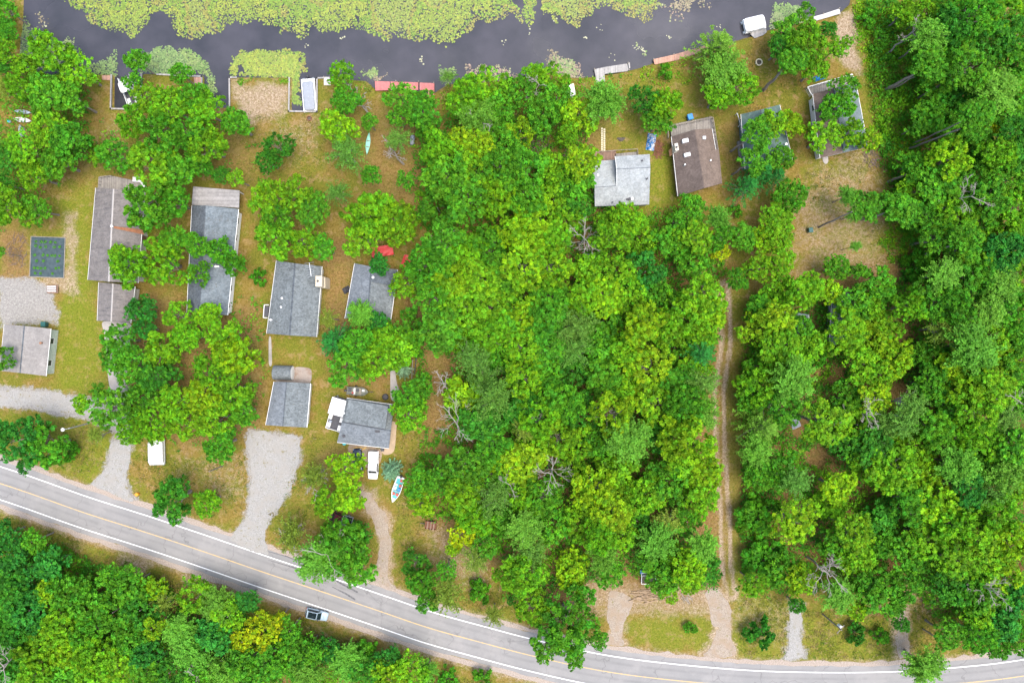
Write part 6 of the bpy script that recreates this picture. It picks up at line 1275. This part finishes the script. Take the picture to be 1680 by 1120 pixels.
def plant_trees():
    r = random.Random(77); T = load_trees(); rows = {}; info = []
    for t in T:
        x, y, rp, c = t; wood = next((w for w, p in WOODS if in_poly(x, y, p)), None)
        l = min(LAND, key=lambda q: math.hypot(q[1] - x, q[2] - y)); d = math.hypot(l[1] - x, l[2] - y)
        if wood and d > 38:
            key = ('w', wood, int((y + 10) // 62)); rows.setdefault(key, []).append((x, t)); info.append((t, key))
        else:
            k = DIRS[int(((math.atan2(-(y - l[2]), x - l[1]) + 2 * PI + PI / 8) % (2 * PI)) // (PI / 4))]
            key = ('l', l[0], k, ADJ[c], NOUN[KIND[c]]); rows.setdefault(key, []).append((d, t)); info.append((t, key))
    for k in rows: rows[k].sort(key=lambda q: q[0])
    first = {}
    for k in rows:
        if k[0] == 'w': first.setdefault(k[1], set()).add(k[2])
    for t, key in info:
        x, y, rp, c = t; kd = KIND[c]; vs = VAR[kd]; i = r.randrange(len(vs)); cm, tm_ = vs[i]
        rank = [q[1] for q in rows[key]].index(t) + 1; n = len(rows[key])
        size = 'small' if rp < 22 else 'large' if rp > 33 else 'medium'
        if key[0] == 'w':
            rowno = sorted(first[key[1]]).index(key[2]) + 1
            noun = 'crown' if kd != 'shrub' else 'shrub'
            label = f"{size} {ADJ[c]} {noun} in {key[1]}, {ordw(rank)} from the left in its {ordw(rowno)} row"
            label = label.replace('wood below the road', 'roadside wood').replace('lakeside wood strip', 'lakeside strip')
            grp = 'trees of the ' + key[1]
        else:
            label = f"{size} {ADJ[c]} {NOUN[kd]} {key[2]} the {key[1]}"
            if n > 1: label = f"{size} {ADJ[c]} {NOUN[kd]} {key[2]} the {key[1]}, " + ('the nearest' if rank == 1 else f'{ordw(rank)} nearest')
            grp = 'trees around the cottages' if kd != 'shrub' else 'shrubs around the cottages'
        scale0 = rp * GROW / S / 4.0 * (1.35 if kd == 'spruce' else 1)
        hc = {'shrub': 2.2 * scale0, 'spruce': 3.4 * scale0}.get(kd)
        if hc is None:
            tall = ((6.0 + 3.6 * r.random()) if key[0] == 'w' else (5.2 + 2.2 * r.random())) * (.72 + .28 * min(1.3, scale0))
            if key[0] == 'w' and key[1] == 'eastern wood': tall *= 1.04
            if key[0] == 'w' and key[1] == 'wood below the road': tall *= .62
            if c in 'db' : tall *= .85
            hc = tall
        wx, wy = W(x, y, hc); sc = scale0 * (1 - hc / H)
        if len(label.split()) > 16: label = label.split(' ', 1)[1]
        if len(re.findall(r"[A-Za-z0-9][A-Za-z0-9'-]*", label)) > 16: label = label.replace('above and ', 'upper ').replace('below and ', 'lower ')
        root = thing(NAMEOF[kd], label, 'shrub' if kd == 'shrub' else 'tree', (wx, wy, 0), 0, grp)
        rot = r.random() * 6.283
        zc0 = {'shrub': 2.2, 'spruce': 3.4}.get(kd, ZC)
        tk = bpy.data.objects.new('trunk', tm_); C.objects.link(tk); tk.parent = root
        tk.rotation_euler = (0, 0, rot); tk.scale = (sc, sc, hc / zc0)
        co = bpy.data.objects.new('crown', cm); C.objects.link(co); co.parent = root
        co.location = (0, 0, hc); co.rotation_euler = (0, 0, rot); co.scale = (sc, sc * (.82 + .3 * r.random()), sc * (.75 + .4 * r.random()))
        f = .86 + .28 * r.random(); q = (r.random() - .5) * .22
        b = LEAF[c]; co.color = (b[0] * f * (1 + q), b[1] * f, b[2] * f, 1)
    return T
ALLT = plant_trees()

def rest_of_wood():
    r = np.random.RandomState(9); Vs, Cs = [], []; sub = []
    for cm, _ in VAR['broad'][:16:3]:
        n = len(cm.vertices); v = np.zeros(n * 3, np.float32); cm.vertices.foreach_get('co', v); c = np.zeros(n * 4, np.float32); cm.attributes['tint'].data.foreach_get('color', c)
        v = v.reshape(-1, 4, 3); c = c.reshape(-1, 4, 4); i = r.rand(len(v)) < .42; v = v[i]; v = v.mean(1, keepdims=True) + (v - v.mean(1, keepdims=True)) * 1.4; sub.append((v, c[i]))
    tr = MB()
    for x, y, rp, cc in REST:
        v, c = sub[r.randint(6)]; s0 = rp * GROW * 1.25 / S / 4; hc = 4.0 + 2.4 * r.rand(); wx, wy = W(x, y, hc); a = r.rand() * 6.28; s0 *= 1 - hc / H
        q = np.stack([v[..., 0] * math.cos(a) - v[..., 1] * math.sin(a), v[..., 0] * math.sin(a) + v[..., 1] * math.cos(a), v[..., 2] * .9], -1) * s0 + np.array([wx, wy, hc])
        b = np.array([*LEAF[cc], 1.]) * (.85 + .3 * r.rand()); Vs.append(q.reshape(-1, 3)); Cs.append((c * b).reshape(-1, 4)); tr.tube([(wx, wy, -.1), (wx, wy, hc + 1)], [.16, .08], 5)
    V = np.concatenate(Vs); F = np.arange(len(V)).reshape(-1, 4)
    o = link('young_trees', np_mesh('young_trees', V, F, LEAFM, dict(tint=np.concatenate(Cs))), None); tag(o, 'lower young trees crowding between the big crowns of the woods', 'young trees', kind='stuff'); o.color = (1, 1, 1, 1)
    tag(tr.build('young_stems', M['bark']), 'thin stems of the young trees in the woods', 'young trees', kind='stuff')
rest_of_wood()
# dead trees: bare forking wood
def dead_tree(px, py, hgt, spread, label, seed, mat='deadwood', lean=(0, 0), n=9):
    r = np.random.RandomState(seed); x, y = W(px, py, hgt * .6); root = thing('dead_tree', label, 'tree', (x, y, 0), 0, 'dead trees')
    mb = MB(); lean = np.array([*lean, 0.]) ; pts = [tuple(lean * (k / 6) ** 1.2 + np.array([r.randn() * .12, r.randn() * .12, hgt * .72 * k / 6])) for k in range(7)]
    mb.tube(pts, [.22 - .024 * k for k in range(7)], 7); mb.build('trunk', M[mat], root)
    br = MB()
    for k in range(n):
        t = 2 * PI * (k + r.rand()) / n; s = pts[3 + k % 4]; q = spread * (.6 + .5 * r.rand())
        e = (s[0] + q * math.cos(t), s[1] + q * math.sin(t), s[2] + hgt * (.05 + .25 * r.rand()))
        lp = limb(br, s, e, .085, .03, r)
        for j in (2, 3, 4):
            for _ in range(2):
                t2 = t + (r.rand() - .5) * 2.2; l2 = q * (.2 + .25 * r.rand()); p = lp[j]
                e2 = (p[0] + l2 * math.cos(t2), p[1] + l2 * math.sin(t2), p[2] + l2 * .4 * r.rand())
                lp2 = limb(br, p, e2, .04, .018, r, n=3)
                for _ in range(2):
                    t3 = t2 + (r.rand() - .5) * 2; l3 = l2 * .5; p3 = lp2[2]
                    limb(br, p3, (p3[0] + l3 * math.cos(t3), p3[1] + l3 * math.sin(t3), p3[2] + l3 * .3), .026, .012, r, n=2)
    br.build('bare_branches', M[mat], root)
DEAD = [(749, 690, 15, 4.2, 'tall bleached dead tree with tangled branches in the central wood', 1, (0, 0)), (905, 773, 14, 3.6, 'bare grey dead tree spreading twigs low in the central wood', 2, (0, 0)),
        (818, 785, 13, 3.0, 'leaning bleached snag among pale crowns in the central wood', 3, (2, -1)), (540, 905, 12, 5.2, 'half-bare pale-limbed dead tree by the road edge', 4, (0, 0)),
        (1358, 938, 15, 4.2, 'bleached dead tree with pale branches above the transformer pole', 5, (0, 0)), (955, 392, 13, 3.0, 'bare dead limbs above the small white shed', 6, (0, 0)),
        (1415, 680, 14, 3.2, 'bare pale-limbed tree in the eastern wood above the dirt gap', 7, (1, 0)), (1665, 660, 16, 3.6, 'white bare tree at the far edge of the eastern wood', 8, (0, 0)),
        (602, 180, 6, 2.0, 'forked bare brown trunk below the red dock', 9, (-2.2, 2.6)), (790, 215, 11, 2.6, 'bare grey trunks rising among bright crowns of the lakeside strip', 10, (0, 1)),
        (870, 160, 8, 2.2, 'slim leaning dead tree with a pale twiggy head by the canal', 11, (1.5, 2)), (15, 1085, 12, 3.5, 'grey dead branches at the lower corner of the roadside wood', 12, (0, 0)),
        (735, 640, 12, 2.4, 'thin pale dead tree above the tangled bleached one', 13, (-1, 2)), (655, 260, 7, 2.0, 'thin multi-stemmed bare tree near the silver tank', 14, (-1.5, 2)),
        (1620, 965, 15, 3.0, 'grey twiggy dead crown low in the eastern wood', 15, (0, 0)), (1555, 330, 16, 3.2, 'leaning grey bare tree over the shrubby bank of the eastern wood', 16, (3, .6)),
        (330, 1105, 9, 2.6, 'bare twigs poking up between roadside crowns at the bottom edge', 17, (0, 0)), (480, 875, 8, 2.6, 'bare twiggy head in the olive bush beside the gravel parking', 18, (0, 0)),
        (517, 788, 8, 2.4, 'bare twigs at the thin side of the tree by the gravel parking', 19, (0, 0)), (1490, 60, 12, 2.6, 'bare grey tree above the shrubby bank', 20, (1, 1))]
for d in DEAD: dead_tree(d[0], d[1], d[2], d[3], d[4], d[5], lean=d[6])

# tall bare-stemmed trees whose trunks show below their crowns on the eastern bank
def leaning_trunk(b0, b1, label, r0=.3, seed=1, col='g'):
    """standing tree seen from above: foot at pixel b0, first leaves at pixel b1"""
    x0, y0 = W(*b0); d0 = math.hypot(b0[0] - 840, b0[1] - 560); d1 = math.hypot(b1[0] - 840, b1[1] - 560)
    h = min(17., max(6., H * (1 - d0 / d1))); x1, y1 = W(*b1, h); r = np.random.RandomState(seed)
    root = thing('bare_stemmed_tree', label, 'tree', (x0, y0, 0), 0, 'tall stems on the shrubby bank')
    mb = MB(); n = 6; pts = [((x1 - x0) * k / n + r.randn() * .06, (y1 - y0) * k / n + r.randn() * .06, h * k / n - .1) for k in range(n + 1)]
    mb.tube(pts, [r0 * (1 - .08 * k) for k in range(n + 1)], 8); mb.build('trunk', M['bark'], root)
    cm, _ = VAR['broad'][seed % 10]; co = bpy.data.objects.new('crown', cm); C.objects.link(co); co.parent = root
    s = .75 + .2 * r.rand(); ux, uy = b1[0] - b0[0], b1[1] - b0[1]; q = math.hypot(ux, uy)
    co.location = ((x1 - x0) + ux / q * 2.2, (y1 - y0) - uy / q * 2.2, h + .4); co.scale = (s, s, s * .8); co.color = (*LEAF[col], 1)
for a in [((1452, 147), (1503, 119), 'grey bare trunk rising from the shrubby bank, uppermost of the long stems', .33, 1), ((1458, 149), (1500, 126), 'thin stem close beside the uppermost thick grey trunk on the bank', .2, 2),
          ((1490, 244), (1575, 212), 'long pale stem leaning out over the bank level with the pale blue roof', .22, 3), ((1494, 238), (1583, 197), 'dark slim stem just above the long pale stem on the bank', .18, 4),
          ((1457, 298), (1488, 286), 'short grey trunk below the long pale stem on the bank', .28, 5), ((1412, 360), (1452, 350), 'thick grey trunk leaning over the clearing near the green bin', .3, 6),
          ((1342, 373), (1398, 347), 'thin trunk leaning from beside the green bin', .2, 7), ((1252, 149), (1283, 118), 'dark straight trunk standing in the lawn below the stone ring', .34, 8),
          ((1500, 423), (1562, 403), 'grey leaning trunk at the foot of the eastern clearing', .26, 9), ((1478, 222), (1497, 210), 'short thin stem between the two groups of long stems', .16, 10),
          ((1198, 248), (1224, 231), 'pale trunk leaning over the side of the teal roof', .24, 11), ((1201, 286), (1222, 273), 'pale trunk leaning over the lower side of the teal roof', .22, 12)]:
    leaning_trunk(*a)
# ---------------------------------------------------------------- undergrowth and rough grass that nobody could count
def undergrowth(name, label, areas, seed, pal, size, hmax, clump=True, cover=1.0, asp=.6):
    r = np.random.RandomState(seed); Cn, Nn, Sz, Ti = [], [], [], []
    for pts, dens, soft in areas:
        pw = poly_w(pts); lo, hi = pw.min(0), pw.max(0); n = int((hi - lo).prod() * dens); P = lo + r.rand(n, 2) * (hi - lo)
        nz = fbm(P, .22, seed); d = sdist(P, pw) + (nz - .5) * soft * 2
        dr = ldist(P, RC)
        keep = (d > 0) & (dr > 5.6) & (sdist(P, WATER) < -.2) & (fbm(P, .35, seed + 5) > 1 - cover - .1 * r.rand(n)) & (ldist(P, TRACK) > 2.1)
        for a_, b_, q_ in GAPS: keep &= np.hypot(P[:, 0] - W(a_, b_)[0], P[:, 1] - W(a_, b_)[1]) > q_ * 1.2 / S
        for q in KEEPOUT: keep &= sdist(P, q) < -.3
        P = P[keep]; m = 7 if clump else 1; k = len(P)
        hh = hmax * (.15 + .85 * r.rand(k)) * (.4 + .9 * fbm(P, .3, 60)); rad = (.35 + .35 * r.rand(k)) if clump else np.zeros(k)
        Q = np.repeat(P, m, 0) + r.randn(k * m, 2) * np.repeat(rad, m)[:, None] * .6; z = np.repeat(hh, m) * (.5 + .6 * r.rand(k * m))
        Cn.append(np.stack([Q[:, 0], Q[:, 1], np.maximum(z, .06)], 1))
        Nn.append(np.array([0, 0, 1.]) + r.randn(k * m, 3) * .5); Sz.append(size * (.6 + .8 * r.rand(k * m)))
        ci = np.clip((fbm(P, .14, 80 + seed) - .25) * 2 * len(pal), 0, len(pal) - 1).astype(int); ci = np.where(r.rand(k) < .3, r.randint(0, len(pal), k), ci)
        Ti.append(np.repeat(np.array(pal)[ci] * (.7 + .6 * r.rand(k, 1)), m, 0) * (.8 + .4 * r.rand(k * m, 1)))
    Cn, Nn, Sz, Ti = [np.concatenate(a) for a in (Cn, Nn, Sz, Ti)]
    V, F, col = leaf_mesh(name, Cn, Nn, Sz, asp, Ti, r)
    o = link(name, np_mesh(name, V, F, LEAFM, dict(tint=col)), None); o.color = (1, 1, 1, 1)
    tag(o, label, 'undergrowth', kind='stuff')
KEEPOUT = [poly_w(p) for p in [[(1290, 340), (1400, 330), (1430, 440), (1300, 450)], [(995, 965), (1210, 965), (1210, 1080), (990, 1060)], [(1140, 640), (1180, 640), (1180, 900), (1140, 900)],
           [(1200, 280), (1330, 130), (1420, 130), (1440, 260), (1230, 290)], [(940, 955), (1000, 955), (1000, 1000), (940, 1000)], [(640, 560), (655, 560), (660, 700), (640, 700)], [(700, 850), (800, 860), (830, 960), (700, 960)], [(700, 430), (720, 560), (735, 700), (700, 700)]]]
GREENS = [LEAF['g'], LEAF['d'], LEAF['g'], LEAF['y'], LEAF['g']]
undergrowth('undergrowth', 'mixed low green growth filling the gaps between the trees of the woods',
    [([(680, 190), (960, 190), (975, 350), (1110, 350), (1190, 430), (1180, 960), (1060, 950), (940, 950), (850, 990), (760, 900), (700, 840), (690, 640), (700, 400)], 2.6, 3),
     ([(1420, 0), (1720, -30), (1720, 1070), (1560, 1040), (1490, 960), (1320, 975), (1215, 960), (1215, 480), (1440, 490), (1490, 400), (1430, 250)], 3.0, 3),
     ([(-60, 862), (110, 900), (260, 955), (420, 1015), (600, 1080), (830, 1140), (-60, 1180)], 3.6, 2), ([(-60, 0), (33, 0), (28, 110), (150, 128), (130, 260), (50, 350), (-60, 420)], 1.6, 3),
     ([(200, 540), (430, 480), (440, 690), (330, 740), (210, 720)], .5, 2), ([(160, 190), (430, 200), (430, 270), (300, 310), (180, 290)], .25, 3)],
    21, GREENS, .42, 2.6, cover=.92)
undergrowth('low_shrubbery', 'bright green low leafy cover on the bank beside the eastern wood', [([(1400, -10), (1500, -10), (1520, 120), (1510, 420), (1440, 430), (1450, 260), (1412, 130)], 4.2, 2), ([(1215, 560), (1260, 560), (1260, 960), (1218, 930)], 2.5, 2),
    ([(540, 128), (612, 134), (612, 150), (560, 150)], 3, 1), ([(720, 140), (950, 131), (960, 150), (720, 190)], 3, 1.5), ([(1045, 116), (1140, 92), (1150, 130), (1050, 140)], 1.2, 2), ([(388, 130), (440, 117), (478, 131), (470, 140), (430, 125), (390, 140)], 6, .6),
    ([(1395, 10), (1440, 0), (1440, 20), (1400, 30)], 5, 1), ([(950, 128), (1040, 118), (1040, 122), (950, 136)], 3, .6)],
    22, [LEAF['y'], LEAF['y'], LEAF['Y'], LEAF['g'], (.20, .26, .04)], .34, .8, cover=.62)
VERGE = [(.10, .15, .012), (.22, .18, .06), (.07, .15, .010), (.30, .23, .11), (.14, .17, .02)]
undergrowth('rough_grass', 'rough tufted verge grass along the road and open lots', [([(-60, 836), (110, 880), (260, 938), (420, 998), (640, 1075), (840, 1135), (820, 1150), (400, 1020), (-60, 890)], 5, 2),
    ([(0, 690), (150, 695), (170, 720), (170, 760), (145, 785), (60, 745), (0, 730)], 2.5, 2), ([(215, 740), (405, 750), (405, 850), (330, 850), (225, 800)], 2, 2), ([(520, 700), (560, 740), (480, 900), (430, 860)], 2, 2), ([(650, 680), (690, 690), (700, 960), (650, 960)], 2, 2),
    ([(1030, 1010), (1160, 1000), (1170, 1065), (1110, 1072), (1025, 1048)], 4, 1), ([(1200, 960), (1292, 990), (1290, 1080), (1210, 1078)], 4, 1), ([(1320, 1000), (1465, 1000), (1466, 1082), (1325, 1082)], 4, 1), ([(1495, 980), (1700, 1000), (1700, 1070), (1495, 1080)], 3, 1),
    ([(700, 960), (980, 1000), (985, 1060), (720, 1000)], 3, 1), ([(380, 180), (560, 190), (560, 300), (380, 300)], 1.2, 3), ([(940, 140), (1100, 120), (1200, 180), (1100, 200), (940, 200)], 1.5, 3), ([(1230, 60), (1330, 50), (1330, 150), (1200, 200)], 1.2, 2), ([(1300, 270), (1440, 250), (1440, 440), (1310, 450)], 1.5, 2)],
    23, VERGE, .30, .30, clump=True, cover=.62, asp=.3)
LEAFM_LATER()
# ---------------------------------------------------------------- light and camera
w = bpy.data.worlds.new('World'); bpy.context.scene.world = w; w.use_nodes = True
nt = w.node_tree; bg = nt.nodes['Background']; sky = nt.nodes.new('ShaderNodeTexSky'); sky.sky_type = 'NISHITA'; sky.sun_disc = False
EL, AZ = 76, 112                      # sun elevation, bearing clockwise from the top of the picture
sky.sun_elevation = math.radians(EL); sky.sun_rotation = math.radians(AZ); sky.air_density = 1.0; sky.dust_density = 4.0; sky.ozone_density = 1.0; sky.altitude = 200
nt.links.new(sky.outputs[0], bg.inputs[0]); bg.inputs[1].default_value = SKY
ld = bpy.data.lights.new('sun', 'SUN'); ld.energy = SUN; ld.angle = math.radians(SUNANG); ld.color = (1, .955, .89)
lo = bpy.data.objects.new('sun', ld); C.objects.link(lo)
lo.rotation_euler = (math.radians(90 - EL), 0, math.radians(180 - AZ)); lo.location = (60, 0, 90)
cd = bpy.data.cameras.new('camera'); cam = bpy.data.objects.new('camera', cd); C.objects.link(cam); cam.location = (0, 0, H)
cd.sensor_fit = 'HORIZONTAL'; cd.angle = 2 * math.atan((1680 / S / 2) / H); cd.clip_end = 9000; cd.clip_start = .5
sc = bpy.context.scene; sc.camera = cam
sc.view_settings.view_transform = 'Standard'; sc.view_settings.look = 'None'; sc.view_settings.exposure = EXPO; sc.view_settings.gamma = 1
sc.view_settings.use_curve_mapping = False
sc.cycles.max_bounces = 8; sc.cycles.diffuse_bounces = 5; sc.cycles.transmission_bounces = 4; sc.cycles.use_denoising = True
